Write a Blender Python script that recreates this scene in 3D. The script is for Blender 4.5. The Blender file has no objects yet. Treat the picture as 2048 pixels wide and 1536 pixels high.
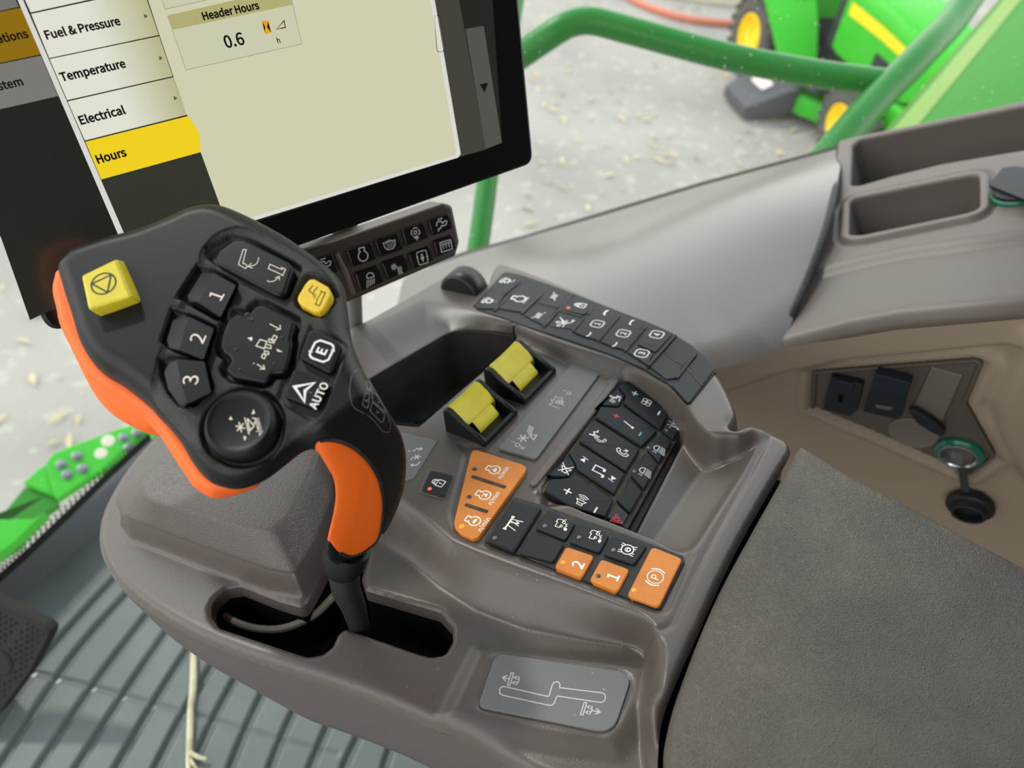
import bpy, bmesh, math, random
import numpy as np
from mathutils import Vector, Matrix
random.seed(7)
rng = np.random.default_rng(7)
SC = bpy.context.scene
COL = SC.collection
W, H, FPX = 2048.0, 1536.0, 1540.0

# ------------------------------------------------------------------ camera, world, sun, exposure
def nrm(v):
    v = np.array(v, float)
    return v / np.linalg.norm(v)
G_CAM = nrm((-.08, .72, .69))               # straight down, seen from the camera (x right, y down, z ahead)
UPc = -G_CAM
Yc = nrm(np.array((0, 0, 1.)) - np.dot((0, 0, 1.), UPc) * UPc)
Xc = np.cross(Yc, UPc)
M_CW = np.array([Xc, Yc, UPc])              # camera axes -> world axes
CAM = np.array((0., 0., .92))               # the lens is 0.92 m above the cab floor
def c2w(v): return M_CW @ np.array(v, float)
def ray(px, py): return c2w(((px - 1024) / FPX, (py - 768) / FPX, 1.))
def at(px, py, z): return CAM + ray(px, py) * z

cd = bpy.data.cameras.new('camera')
cam = bpy.data.objects.new('camera', cd)
COL.objects.link(cam)
R = M_CW
cam.matrix_world = Matrix(((R[0, 0], -R[0, 1], -R[0, 2], CAM[0]), (R[1, 0], -R[1, 1], -R[1, 2], CAM[1]),
                           (R[2, 0], -R[2, 1], -R[2, 2], CAM[2]), (0, 0, 0, 1)))
cd.sensor_width = 36.0
cd.lens = 36.0 * FPX / W
cd.clip_start = .01
cd.dof.use_dof = True
cd.dof.focus_distance = .42
cd.dof.aperture_fstop = 7.6
SC.camera = cam

SC.view_settings.view_transform = 'Standard'
SC.view_settings.look = 'None'
SC.view_settings.gamma = 1.0
SC.view_settings.use_curve_mapping = False
SC.view_settings.exposure = 0.0

wd = bpy.data.worlds.new('sky')
SC.world = wd
wd.use_nodes = True
nt = wd.node_tree
nt.nodes.clear()
tc = nt.nodes.new('ShaderNodeTexCoord'); sep = nt.nodes.new('ShaderNodeSeparateXYZ')
rmp = nt.nodes.new('ShaderNodeValToRGB'); bg = nt.nodes.new('ShaderNodeBackground'); wo = nt.nodes.new('ShaderNodeOutputWorld')
nt.links.new(tc.outputs['Generated'], sep.inputs[0]); nt.links.new(sep.outputs['Z'], rmp.inputs[0])
nt.links.new(rmp.outputs[0], bg.inputs[0]); nt.links.new(bg.outputs[0], wo.inputs[0])
e = rmp.color_ramp.elements
e[0].position = 0.0; e[0].color = (.66, .64, .56, 1)
e[1].position = 1.0; e[1].color = (.26, .32, .42, 1)
for p_, c_ in ((.10, (.98, .97, .93, 1)), (.45, (1.0, 1.02, 1.03, 1)), (.70, (.46, .54, .66, 1))):
    x = rmp.color_ramp.elements.new(p_); x.color = c_
bg.inputs[1].default_value = 2.75

sd_ = bpy.data.lights.new('sun', 'SUN'); sun = bpy.data.objects.new('sun', sd_); COL.objects.link(sun)
sd_.energy = 1.5; sd_.angle = math.radians(4); sd_.color = (1, .95, .86)
SUN_FROM = Vector((-.75, .55, 1.15))
sun.rotation_euler = SUN_FROM.to_track_quat('Z', 'Y').to_euler()
sun.location = (-3, 3, 6)

# ------------------------------------------------------------------ frames
class Frame:
    def __init__(s, o, x, y, z):
        s.o, s.x, s.y, s.z = (np.array(a, float) for a in (o, x, y, z))
    def pix(s, px, py, h=0.):
        d = ray(px, py)
        t = (h - np.dot(CAM - s.o, s.z)) / np.dot(d, s.z)
        p = CAM + d * t - s.o
        return (float(np.dot(p, s.x)), float(np.dot(p, s.y)), float(h))
    def uv(s, pts, h=0.):
        return [s.pix(p[0], p[1], p[2] if len(p) > 2 else h)[:2] for p in pts]
    def w(s, x, y, z=0.): return s.o + s.x * x + s.y * y + s.z * z
    def loc(s, p):
        p = np.array(p) - s.o
        return (float(p @ s.x), float(p @ s.y), float(p @ s.z))
    def matrix(s):
        return Matrix(((s.x[0], s.y[0], s.z[0], s.o[0]), (s.x[1], s.y[1], s.z[1], s.o[1]),
                       (s.x[2], s.y[2], s.z[2], s.o[2]), (0, 0, 0, 1)))
def frame_nx(o, z, xhint):
    """frame at o with normal z and x axis near xhint (all world)"""
    z = nrm(z); x = np.array(xhint, float); x = nrm(x - (x @ z) * z)
    return Frame(o, x, np.cross(z, x), z)
WORLD = Frame((0, 0, 0), (1, 0, 0), (0, 1, 0), (0, 0, 1))

# ------------------------------------------------------------------ objects
def thing(name, label, cat, fr=WORLD, group=None):
    o = bpy.data.objects.new(name, None); COL.objects.link(o)
    o.empty_display_size = .05
    o.matrix_world = fr.matrix()
    o['label'] = label; o['category'] = cat
    if group: o['group'] = group
    return o
def tag(o, label, cat, group=None, kind=None):
    o['label'] = label; o['category'] = cat
    if group: o['group'] = group
    if kind: o['kind'] = kind
    return o
def struct(o):
    o['kind'] = 'structure'
    return o
def link(name, me, mats, parent=None, fr=None, smooth=True, auto=None):
    o = bpy.data.objects.new(name, me); COL.objects.link(o)
    for m in (mats if isinstance(mats, (list, tuple)) else [mats]): me.materials.append(m)
    if smooth:
        me.polygons.foreach_set('use_smooth', np.ones(len(me.polygons), bool))
        if auto is not None:
            me.set_sharp_from_angle(angle=math.radians(auto))
        lt = np.zeros(len(me.polygons), np.int32); me.polygons.foreach_get('loop_total', lt)
        if (lt > 4).any(): me.polygons.foreach_set('use_smooth', lt <= 4)   # many-sided caps are flat
    if parent is not None: o.parent = parent
    elif fr is not None: o.matrix_world = fr.matrix()
    return o
def obj(name, bm, mats, parent=None, fr=None, smooth=True, auto=35):
    bmesh.ops.recalc_face_normals(bm, faces=[f for f in bm.faces if f.material_index == 0])
    me = bpy.data.meshes.new(name); bm.to_mesh(me); bm.free()
    return link(name, me, mats, parent, fr, smooth, auto)
def npmesh(name, verts, faces):
    verts = np.asarray(verts, np.float32); faces = np.asarray(faces, np.int32)
    me = bpy.data.meshes.new(name)
    me.vertices.add(len(verts)); me.vertices.foreach_set('co', verts.ravel())
    k = faces.shape[1]
    me.loops.add(faces.size); me.loops.foreach_set('vertex_index', faces.ravel())
    me.polygons.add(len(faces))
    me.polygons.foreach_set('loop_start', np.arange(0, faces.size, k, dtype=np.int32))
    me.polygons.foreach_set('loop_total', np.full(len(faces), k, np.int32))
    me.update(calc_edges=True); me.validate()
    return me

# ------------------------------------------------------------------ 2-D helpers
def smooth_closed(pts, n=6):
    """Catmull-Rom through a closed list of points"""
    P = np.array(pts, float); N = len(P); out = []
    for i in range(N):
        a, b, c, d = P[i - 1], P[i], P[(i + 1) % N], P[(i + 2) % N]
        for k in range(n):
            t = k / n
            out.append(.5 * (2 * b + (c - a) * t + (2 * a - 5 * b + 4 * c - d) * t * t + (3 * b - a - 3 * c + d) * t ** 3))
    return [tuple(p) for p in out]
def smooth_open(pts, n=6):
    P = np.array(pts, float); P = np.vstack([2 * P[0] - P[1], P, 2 * P[-1] - P[-2]]); out = []
    for i in range(1, len(P) - 2):
        a, b, c, d = P[i - 1], P[i], P[i + 1], P[i + 2]
        for k in range(n):
            t = k / n
            out.append(.5 * (2 * b + (c - a) * t + (2 * a - 5 * b + 4 * c - d) * t * t + (3 * b - a - 3 * c + d) * t ** 3))
    out.append(P[-2])
    return [tuple(p) for p in out]
def area(p):
    p = np.array(p)
    x, y = p[:, 0], p[:, 1]
    return .5 * float(np.sum(x * np.roll(y, -1) - np.roll(x, -1) * y))
def ccw(p): return list(p) if area(p) > 0 else list(p)[::-1]
def rounded(pts, r, n=5):
    """round the corners of a polygon; r one number or one per corner"""
    P = [np.array(p[:2], float) for p in pts]; N = len(P); out = []
    for i in range(N):
        ri = r[i] if isinstance(r, (list, tuple)) else r
        a, b, c = P[i - 1], P[i], P[(i + 1) % N]
        u, v = a - b, c - b
        lu, lv = np.linalg.norm(u), np.linalg.norm(v)
        u, v = u / lu, v / lv
        cosang = np.clip(u @ v, -1, 1); ang = math.acos(cosang)
        if ri <= 0 or ang > 3.05: out.append(tuple(b)); continue
        d = min(ri / math.tan(ang / 2), .48 * lu, .48 * lv)
        p0, p1 = b + u * d, b + v * d
        for k in range(n + 1):
            t = k / n
            out.append(tuple((1 - t) ** 2 * p0 + 2 * t * (1 - t) * b + t * t * p1))
    return out
def inset(pts, d):
    """move a ccw polygon inwards by d (negative: outwards)"""
    P = np.array(pts, float); N = len(P)
    e = np.roll(P, -1, 0) - P; L = np.linalg.norm(e, axis=1); L[L < 1e-9] = 1e-9
    n = np.stack([-e[:, 1], e[:, 0]], 1) / L[:, None]
    n0, n1 = np.roll(n, 1, 0), n
    m = n0 + n1; ml = np.sum(m * m, 1); ml[ml < .3] = .3
    return [tuple(p) for p in P + m * (2 * d / ml)[:, None]]
def dense(pts, step, closed=True):
    P = np.array(pts, float); out = []
    for i in range(len(P) if closed else len(P) - 1):
        a, b = P[i], P[(i + 1) % len(P)]
        n = max(1, int(np.linalg.norm(b[:2] - a[:2]) / step))
        for k in range(n): out.append(tuple(a + (b - a) * k / n))
    if not closed: out.append(tuple(P[-1]))
    return out
def sdf(poly, U, V):
    """signed distance to a polygon, positive inside"""
    P = np.array(poly, float)[:, :2]; N = len(P)
    d2 = np.full(U.shape, 1e9); ins = np.zeros(U.shape, bool)
    for i in range(N):
        a, b = P[i], P[(i + 1) % N]
        e = b - a; L = e @ e
        if L < 1e-16: continue
        wx, wy = U - a[0], V - a[1]
        t = np.clip((wx * e[0] + wy * e[1]) / L, 0, 1)
        dx, dy = wx - e[0] * t, wy - e[1] * t
        np.minimum(d2, dx * dx + dy * dy, out=d2)
        c = (a[1] > V) != (b[1] > V)
        if e[1] != 0:
            ins ^= c & (U < e[0] * (V - a[1]) / e[1] + a[0])
    d = np.sqrt(d2)
    return np.where(ins, d, -d)
def dist_line(pts, U, V):
    d2 = np.full(U.shape, 1e9)
    P = np.array(pts, float)[:, :2]
    for a, b in zip(P[:-1], P[1:]):
        e = b - a; L = max(e @ e, 1e-16)
        wx, wy = U - a[0], V - a[1]
        t = np.clip((wx * e[0] + wy * e[1]) / L, 0, 1)
        np.minimum(d2, (wx - e[0] * t) ** 2 + (wy - e[1] * t) ** 2, out=d2)
    return np.sqrt(d2)
def sstep(x):
    x = np.clip(x, 0, 1)
    return x * x * (3 - 2 * x)
def fillet(s, r):
    """how far a rounded lip of radius r has dropped at distance s from the edge"""
    q = np.clip(r - s, 0, r)
    return r - np.sqrt(np.maximum(r * r - q * q, 0))

def relief(name, outline, hfun, res, mats, parent=None, fr=None, holes=(), back=None, keep=None, blur=0):
    """a sculpted sheet: a fine grid cut to the outline, its height given by hfun(u, v); back: second sheet that closes it"""
    P = np.array(outline)[:, :2]
    lo, hi = P.min(0) - 2 * res, P.max(0) + 2 * res
    nu, nv = int((hi[0] - lo[0]) / res) + 1, int((hi[1] - lo[1]) / res) + 1
    u, v = lo[0] + res * np.arange(nu), lo[1] + res * np.arange(nv)
    U, V = np.meshgrid(u, v, indexing='ij')
    def sd_all(U, V):
        s = sdf(outline, U, V)
        for h in holes: s = np.minimum(s, -sdf(h, U, V))
        if keep is not None: s = np.minimum(s, keep(U, V))
        return s
    S = sd_all(U, V)
    gx, gy = np.gradient(S, res)
    cen = .25 * (S[:-1, :-1] + S[1:, :-1] + S[1:, 1:] + S[:-1, 1:])
    idx = np.arange(nu * nv).reshape(nu, nv)
    quads = np.stack([idx[:-1, :-1], idx[1:, :-1], idx[1:, 1:], idx[:-1, 1:]], -1)[cen > 0]
    full = np.zeros(nu * nv, int); np.add.at(full, quads.ravel(), 1)
    full = full.reshape(nu, nv)
    bd = (full > 0) & (full < 4)
    gl = np.maximum(np.hypot(gx, gy), .5)
    U = np.where(bd, U - np.clip(S * gx / gl ** 2, -res, res), U); V = np.where(bd, V - np.clip(S * gy / gl ** 2, -res, res), V)
    used = np.unique(quads)
    remap = np.full(nu * nv, -1); remap[used] = np.arange(len(used))
    Uu, Vu = U.ravel()[used], V.ravel()[used]
    Hh = hfun(Uu, Vu)
    if blur:                                                       # ease the grid steps on steep walls
        G = np.zeros(nu * nv); G[used] = Hh; G = G.reshape(nu, nv); inn = np.zeros((nu, nv), bool)
        inn[1:-1, 1:-1] = (full == 4)[1:-1, 1:-1]
        for _ in range(blur):
            A = G.copy(); A[1:-1, 1:-1] = (4 * G[1:-1, 1:-1] + 2 * (G[:-2, 1:-1] + G[2:, 1:-1] + G[1:-1, :-2] + G[1:-1, 2:]) + G[:-2, :-2] + G[2:, 2:] + G[:-2, 2:] + G[2:, :-2]) / 16
            G = np.where(inn, A, G)
        Hh = G.ravel()[used]
    verts = np.stack([Uu, Vu, Hh], 1); faces = remap[quads]
    if back is not None:
        Hb = back(Uu, Vu); b_ = bd.ravel()[used]
        n0 = len(verts); second = np.where(b_, np.arange(n0), n0 + np.cumsum(~b_) - 1)
        verts = np.vstack([verts, np.stack([Uu, Vu, Hb], 1)[~b_]])
        faces = np.vstack([faces, second[faces][:, ::-1]])
    me = npmesh(name, verts, faces)
    return link(name, me, mats, parent, fr, True)
def skirt(bm, rings, closed=True, mi=0):
    """loft quads between rings of equal length (lists of xyz)"""
    R_ = [[bm.verts.new(p) for p in r] for r in rings]
    n = len(R_[0])
    for a, b in zip(R_[:-1], R_[1:]):
        for i in range(n if closed else n - 1):
            j = (i + 1) % n
            f = bm.faces.new((a[i], a[j], b[j], b[i])); f.material_index = mi
    return R_
def prism(bm, pts, z0, z1, bev=.0008, mi=0, steps=3, bottom=False, dome=0., taper=0.):
    """rounded-edge slab from a polygon (xy), between z0 and z1"""
    pts = ccw(pts)
    rings = [[(p[0], p[1], z0) for p in inset(pts, -taper)]]
    for k in range(steps + 1):
        a = math.pi / 2 * k / steps
        rings.append([(p[0], p[1], z1 - bev + bev * math.sin(a)) for p in inset(pts, bev * (1 - math.cos(a)))])
    R_ = skirt(bm, rings, True, mi)
    f = bm.faces.new(R_[-1]); f.material_index = mi
    if bottom: bm.faces.new(R_[0][::-1]).material_index = mi
    return R_
def tube(bm, pts, rad, n=12, mi=0, caps=True):
    """round tube along xyz points; rad one number or a list"""
    P = [np.array(p, float) for p in pts]; rings = []
    up = None
    for i, p in enumerate(P):
        t = nrm(P[min(i + 1, len(P) - 1)] - P[max(i - 1, 0)])
        if up is None:
            up = np.array((0, 0, 1.)) if abs(t[2]) < .9 else np.array((1., 0, 0))
        a = nrm(np.cross(t, up)); b = np.cross(a, t); up = b
        r = rad[i] if isinstance(rad, (list, tuple)) else rad
        rings.append([tuple(p + r * (math.cos(2 * math.pi * k / n) * a + math.sin(2 * math.pi * k / n) * b)) for k in range(n)])
    R_ = skirt(bm, rings, True, mi)
    if caps:
        bm.faces.new(R_[0][::-1]).material_index = mi; bm.faces.new(R_[-1]).material_index = mi
    return R_
def lathe(bm, prof, n=40, o=(0, 0, 0), ax=(0, 0, 1), xh=(1, 0, 0), mi=0, cap0=False, cap1=False):
    """turn a profile of (radius, height) round the axis ax through o"""
    f = frame_nx(o, ax, xh); rings = []
    for r, z in prof:
        rings.append([tuple(f.w(r * math.cos(2 * math.pi * k / n), r * math.sin(2 * math.pi * k / n), z)) for k in range(n)])
    R_ = skirt(bm, rings, True, mi)
    if cap0: bm.faces.new(R_[0][::-1]).material_index = mi
    if cap1: bm.faces.new(R_[-1]).material_index = mi
    return R_
def box(bm, lo, hi, mi=0, bev=0.):
    if bev > 0:
        prism(bm, rounded([(lo[0], lo[1]), (hi[0], lo[1]), (hi[0], hi[1]), (lo[0], hi[1])], bev, 3), lo[2], hi[2], bev * .7, mi, 2, True)
        return
    skirt(bm, [[(lo[0], lo[1], z), (hi[0], lo[1], z), (hi[0], hi[1], z), (lo[0], hi[1], z)] for z in (lo[2], hi[2])], True, mi)
    n = len(bm.verts); bm.verts.ensure_lookup_table()
    v = bm.verts[-8:]
    bm.faces.new(v[3::-1]).material_index = mi; bm.faces.new(v[4:8]).material_index = mi

# ------------------------------------------------------------------ drawn symbols and lettering: thin flat shapes printed on a surface
_glyphs = {}
try:                                                    # a plain sans that ships with Blender; its built-in font otherwise
    import os
    FONT = bpy.data.fonts.load(os.path.join(bpy.utils.system_resource('DATAFILES', path='fonts'), 'Noto Sans CJK Regular.woff2'))
except Exception:
    FONT = None
CAPS = 1.
def glyph(s, bold=0.):
    k = (s, bold)
    if k not in _glyphs:
        c = bpy.data.curves.new('t', 'FONT'); c.body = s; c.size = CAPS; c.resolution_u = 4; c.offset = bold
        if FONT is not None: c.font = FONT
        o = bpy.data.objects.new('t', c); COL.objects.link(o)
        dg = bpy.context.evaluated_depsgraph_get()
        me = bpy.data.meshes.new_from_object(o.evaluated_get(dg))
        V = np.array([v.co[:2] for v in me.vertices]); F = [tuple(p.vertices) for p in me.polygons]
        bpy.data.objects.remove(o); bpy.data.curves.remove(c); bpy.data.meshes.remove(me)
        _glyphs[k] = (V, F)
    return _glyphs[k]
if FONT is not None:
    _v = glyph('H')[0]; CAPS = .71 / float(_v[:, 1].max() - _v[:, 1].min()); _glyphs.clear()
class Ink:
    """collects flat shapes in a 2-D space; put() prints them through a map xy -> xyz"""
    def __init__(s): s.items = []; s.c = 1
    def poly(s, pts): s.items.append((np.array(pts, float), [tuple(range(len(pts)))], s.c)); return s
    def line(s, pts, w=.12, closed=False):
        P = np.array(pts, float)
        if closed: P = np.vstack([P, P[:1]])
        e = P[1:] - P[:-1]; n = np.stack([-e[:, 1], e[:, 0]], 1) / np.maximum(np.linalg.norm(e, axis=1), 1e-9)[:, None]
        N = len(P); m = np.zeros((N, 2))
        for i in range(N):
            if closed: a, b = n[i - 1 if i > 0 else -1], n[i if i < N - 1 else 0]
            else: a, b = n[max(i - 1, 0)], n[min(i, N - 2)]
            q = a + b; m[i] = q * (2 / max(q @ q, .8)) if False else q * (1 / max((q @ q) / 2, .4))
        A, B = P + m * w / 2, P - m * w / 2
        V = np.vstack([A, B]); F = [(i, i + N, i + 1 + N, i + 1) for i in range(N - 1)]
        s.items.append((V, F, s.c)); return s
    def arc(s, c, r, a0, a1, w=.12, n=16):
        t = np.radians(np.linspace(a0, a1, n + 1))
        return s.line(np.stack([c[0] + r * np.cos(t), c[1] + r * np.sin(t)], 1), w)
    def circle(s, c, r, w=.12, n=24):
        t = np.linspace(0, 2 * math.pi, n, endpoint=False)
        return s.line(np.stack([c[0] + r * np.cos(t), c[1] + r * np.sin(t)], 1), w, True)
    def disc(s, c, r, n=16, ry=None):
        t = np.linspace(0, 2 * math.pi, n, endpoint=False)
        return s.poly(np.stack([c[0] + r * np.cos(t), c[1] + (ry or r) * np.sin(t)], 1))
    def rrect(s, c, hw, hh, r, w=.12):
        p = rounded([(c[0] - hw, c[1] - hh), (c[0] + hw, c[1] - hh), (c[0] + hw, c[1] + hh), (c[0] - hw, c[1] + hh)], r, 4)
        return s.line(p, w, True)
    def text(s, t, c, size, bold=0., rot=0., align='c', sx=1.):
        V, F = glyph(t, bold)
        V = V.copy(); lo, hi = V.min(0), V.max(0)
        V[:, 0] = (V[:, 0] - (0 if align == 'l' else .5 * (lo[0] + hi[0])))
        V[:, 1] -= .36 if align == 'l' else .5 * (lo[1] + hi[1])
        V *= size; V[:, 0] *= sx
        ca, sa = math.cos(rot), math.sin(rot)
        V = np.stack([V[:, 0] * ca - V[:, 1] * sa + c[0], V[:, 0] * sa + V[:, 1] * ca + c[1]], 1)
        s.items.append((V, F, s.c)); return s
    def use(s, c): s.c = c; return s
    def add(s, other, c=(0, 0), k=1., rot=0.):
        ca, sa = math.cos(rot) * k, math.sin(rot) * k
        for V, F, ci in other.items:
            s.items.append((np.stack([V[:, 0] * ca - V[:, 1] * sa + c[0], V[:, 0] * sa + V[:, 1] * ca + c[1]], 1), F, ci))
        return s
    def put(s, bm, fn):
        for k, (V, F, ci) in enumerate(s.items):
            vs = [bm.verts.new(fn(float(p[0]), float(p[1]), k)) for p in V]
            for f in F:
                try: q = bm.faces.new([vs[i] for i in f])
                except ValueError: continue
                q.material_index = ci
                q.normal_update()

# ------------------------------------------------------------------ materials
def lin(c):
    c = np.array(c, float) / 255.
    return tuple(np.where(c <= .04045, c / 12.92, ((c + .055) / 1.055) ** 2.4)) + (1.,)
def mat(name, rgb, rough=.5, metal=0., spec=.5, bump=(), mottle=None, dust=None, coat=0., emit=0., coords='Object', trans=0., sheen=0.):
    """principled material; bump: list of (kind, scale, strength, distance); mottle: (rgb, scale, amount); dust: (rgb, scale, threshold)"""
    m = bpy.data.materials.new(name); m.use_nodes = True
    t = m.node_tree; b = t.nodes['Principled BSDF']; L = t.links.new
    base = lin(rgb)
    b.inputs['Base Color'].default_value = base
    b.inputs['Roughness'].default_value = rough; b.inputs['Metallic'].default_value = metal
    b.inputs['Specular IOR Level'].default_value = spec
    b.inputs['Coat Weight'].default_value = coat; b.inputs['Coat Roughness'].default_value = .08
    if trans: b.inputs['Transmission Weight'].default_value = trans
    if sheen: b.inputs['Sheen Weight'].default_value = sheen
    if emit:
        b.inputs['Emission Color'].default_value = base; b.inputs['Emission Strength'].default_value = emit
    if bump or mottle or dust:
        co = t.nodes.new('ShaderNodeTexCoord').outputs[coords]
    sock = None
    if mottle:
        n = t.nodes.new('ShaderNodeTexNoise'); n.inputs['Scale'].default_value = mottle[1]; n.inputs['Detail'].default_value = 5
        L(co, n.inputs['Vector'])
        r = t.nodes.new('ShaderNodeMapRange'); r.inputs['From Min'].default_value = .4; r.inputs['From Max'].default_value = .65
        r.inputs['To Max'].default_value = mottle[2]; L(n.outputs['Fac'], r.inputs['Value'])
        x = t.nodes.new('ShaderNodeMix'); x.data_type = 'RGBA'; x.inputs['A'].default_value = base; x.inputs['B'].default_value = lin(mottle[0])
        L(r.outputs[0], x.inputs['Factor']); sock = x.outputs['Result']
    if dust:
        n = t.nodes.new('ShaderNodeTexNoise'); n.inputs['Scale'].default_value = dust[1]; n.inputs['Detail'].default_value = 2
        L(co, n.inputs['Vector'])
        r = t.nodes.new('ShaderNodeMapRange'); r.inputs['From Min'].default_value = dust[2]; r.inputs['From Max'].default_value = dust[2] + .05
        r.inputs['To Max'].default_value = dust[3] if len(dust) > 3 else .7; L(n.outputs['Fac'], r.inputs['Value'])
        x = t.nodes.new('ShaderNodeMix'); x.data_type = 'RGBA'
        if sock is None: x.inputs['A'].default_value = base
        else: L(sock, x.inputs['A'])
        x.inputs['B'].default_value = lin(dust[0]); L(r.outputs[0], x.inputs['Factor']); sock = x.outputs['Result']
    if sock is not None: L(sock, b.inputs['Base Color'])
    prev = None
    for kind, scale, strength, dist in bump:
        if kind == 'noise':
            n = t.nodes.new('ShaderNodeTexNoise'); n.inputs['Scale'].default_value = scale; n.inputs['Detail'].default_value = 4; o = n.outputs['Fac']
        else:
            n = t.nodes.new('ShaderNodeTexVoronoi'); n.inputs['Scale'].default_value = scale
            n.feature = 'SMOOTH_F1' if kind == 'cells' else 'DISTANCE_TO_EDGE'; o = n.outputs['Distance']
        L(co, n.inputs['Vector'])
        bp = t.nodes.new('ShaderNodeBump'); bp.inputs['Strength'].default_value = strength; bp.inputs['Distance'].default_value = dist
        L(o, bp.inputs['Height'])
        if prev is not None: L(prev, bp.inputs['Normal'])
        prev = bp.outputs['Normal']
    if prev is not None: L(prev, b.inputs['Normal'])
    return m
M = {}
M['taupe'] = mat('taupe_plastic', (83, 75, 70), .33, bump=[('noise', 1400, .18, .0006)], dust=((190, 182, 170), 620, .745, .6))
M['taupe_soft'] = mat('taupe_soft_plastic', (86, 78, 73), .42, bump=[('noise', 1500, .2, .0006)])
M['panel'] = mat('side_panel_plastic', (104, 98, 94), .26, spec=.9, bump=[('noise', 900, .06, .0005)])
M['panel_rear'] = mat('rear_side_panel_plastic', (100, 91, 85), .42, spec=.4, bump=[('noise', 900, .1, .0005)])
M['bin'] = mat('storage_bin_plastic', (94, 87, 81), .5, bump=[('noise', 900, .15, .0005)])
M['beige'] = mat('beige_wall_plastic', (140, 124, 105), .5, bump=[('noise', 900, .1, .0005)])
M['leather'] = mat('grey_grained_vinyl', (90, 84, 76), .5, spec=.32, bump=[('edge', 800, .9, .0009), ('noise', 900, .3, .0004)], mottle=((72, 68, 64), 26, .7), dust=((150, 146, 138), 240, .76, .35))
M['pad'] = mat('grained_vinyl_cushion', (86, 79, 74), .4, bump=[('edge', 750, .6, .0007), ('noise', 800, .25, .0004)])
M['black'] = mat('black_soft_plastic', (11, 12, 13), .44, spec=.32, bump=[('noise', 1600, .1, .0004)], dust=((96, 92, 84), 520, .74, .35))
M['black_dusty'] = mat('dusty_black_plastic', (19, 19, 19), .55, bump=[('noise', 1800, .4, .0004)], mottle=((44, 40, 34), 60, .6), dust=((104, 94, 76), 1300, .66, .45))
M['rubber'] = mat('dark_blue_grey_rubber_keys', (20, 24, 28), .52, spec=.32, bump=[('noise', 2200, .2, .0003)], dust=((120, 115, 105), 900, .76, .4))
M['rubber_dusty'] = mat('dusty_rubber', (34, 33, 31), .7, mottle=((78, 68, 52), 160, .8))
M['groove'] = mat('groove_black', (16, 17, 19), .6, mottle=((56, 50, 38), 180, .5))
M['pocket'] = mat('pocket_rubber_liner', (26, 25, 25), .75, mottle=((48, 46, 42), 30, .6))
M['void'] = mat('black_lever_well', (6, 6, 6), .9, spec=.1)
M['boot'] = mat('black_lever_boot', (12, 12, 11), .6, bump=[('noise', 700, .3, .0006)], mottle=((28, 25, 20), 60, .5))
M['orange'] = mat('orange_soft_grip', (240, 104, 22), .46, spec=.4, bump=[('noise', 1800, .12, .0003)])
M['amber'] = mat('amber_keys', (205, 122, 36), .48, bump=[('noise', 2000, .1, .0003)], mottle=((188, 106, 30), 90, .5))
M['yellow'] = mat('yellow_key', (214, 196, 40), .45, bump=[('noise', 2000, .15, .0003)], mottle=((196, 182, 44), 120, .5))
M['yellow_small'] = mat('warm_yellow_key', (226, 190, 44), .5, mottle=((206, 172, 48), 200, .5))
M['paddle'] = mat('yellow_paddle', (222, 205, 10), .42, mottle=((200, 184, 20), 100, .4))
M['white'] = mat('white_print', (232, 230, 222), .5)
M['greyprint'] = mat('pale_grey_print', (196, 198, 194), .5)
M['warmwhite'] = mat('ivory_print', (226, 214, 196), .5)
M['blackprint'] = mat('black_print', (24, 22, 18), .5)
M['dimprint'] = mat('dim_grey_print', (128, 132, 136), .5)
M['red'] = mat('red_print', (214, 40, 44), .5)
M['blue'] = mat('blue_print', (86, 168, 214), .5)
M['label'] = mat('grey_label', (102, 103, 102), .5, dust=((210, 205, 195), 700, .73, .7), bump=[('noise', 1800, .1, .0003)])
M['led_off'] = mat('unlit_lamp', (86, 98, 112), .3)
M['led_dark'] = mat('dark_unlit_lamp', (52, 60, 70), .3)
M['led_on'] = mat('lit_amber_lamp', (255, 124, 24), .3, emit=1.15)
M['led_red'] = mat('lit_red_lamp', (255, 80, 36), .3, emit=1.1)
M['knob'] = mat('black_knurled_knob', (18, 20, 22), .4)
M['brown'] = mat('brown_keypad_plastic', (72, 62, 55), .4, bump=[('noise', 900, .1, .0004)])
M['keyblack'] = mat('gloss_black_keys', (12, 12, 13), .25)
M['bezel'] = mat('black_glass_bezel', (7, 8, 9), .12, spec=.5, dust=((150, 150, 140), 700, .765, .6))
M['post'] = mat('grey_display_post', (112, 110, 106), .5)
M['mat'] = mat('ribbed_grey_floor_rubber', (92, 100, 95), .5, bump=[('noise', 500, .25, .0008)], mottle=((106, 112, 107), 14, .6))
M['toe'] = mat('dark_grey_trim', (100, 104, 108), .3, bump=[('noise', 600, .1, .0006)])
M['pedal'] = mat('dark_pedal_rubber', (40, 38, 35), .75, spec=.3)
M['straw'] = mat('dry_straw', (206, 200, 168), .6, mottle=((170, 160, 120), 60, .6))
M['cable'] = mat('ivory_cable', (120, 112, 96), .5)
M['green'] = mat('bright_green_paint', (56, 178, 36), .5, spec=.3)
M['green_dark'] = mat('deep_green_paint', (52, 132, 34), .6, spec=.2)
M['rail'] = mat('green_handrail_paint', (34, 122, 40), .36, spec=.35)
M['wheel_yellow'] = mat('yellow_wheel_paint', (250, 214, 6), .35)
M['tyre'] = mat('tyre_rubber', (84, 80, 76), .85)
M['deck'] = mat('dark_grey_chute_plastic', (74, 74, 78), .6)
M['dark'] = mat('dark_machinery', (34, 38, 40), .6)
M['steel'] = mat('bare_steel', (140, 142, 144), .4, metal=.9)
M['chrome'] = mat('chrome_ring', (200, 205, 205), .2, metal=1.)
M['greenring'] = mat('green_translucent_ring', (24, 96, 70), .2, emit=.05)
M['socketblack'] = mat('socket_black', (18, 20, 21), .5)
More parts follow.
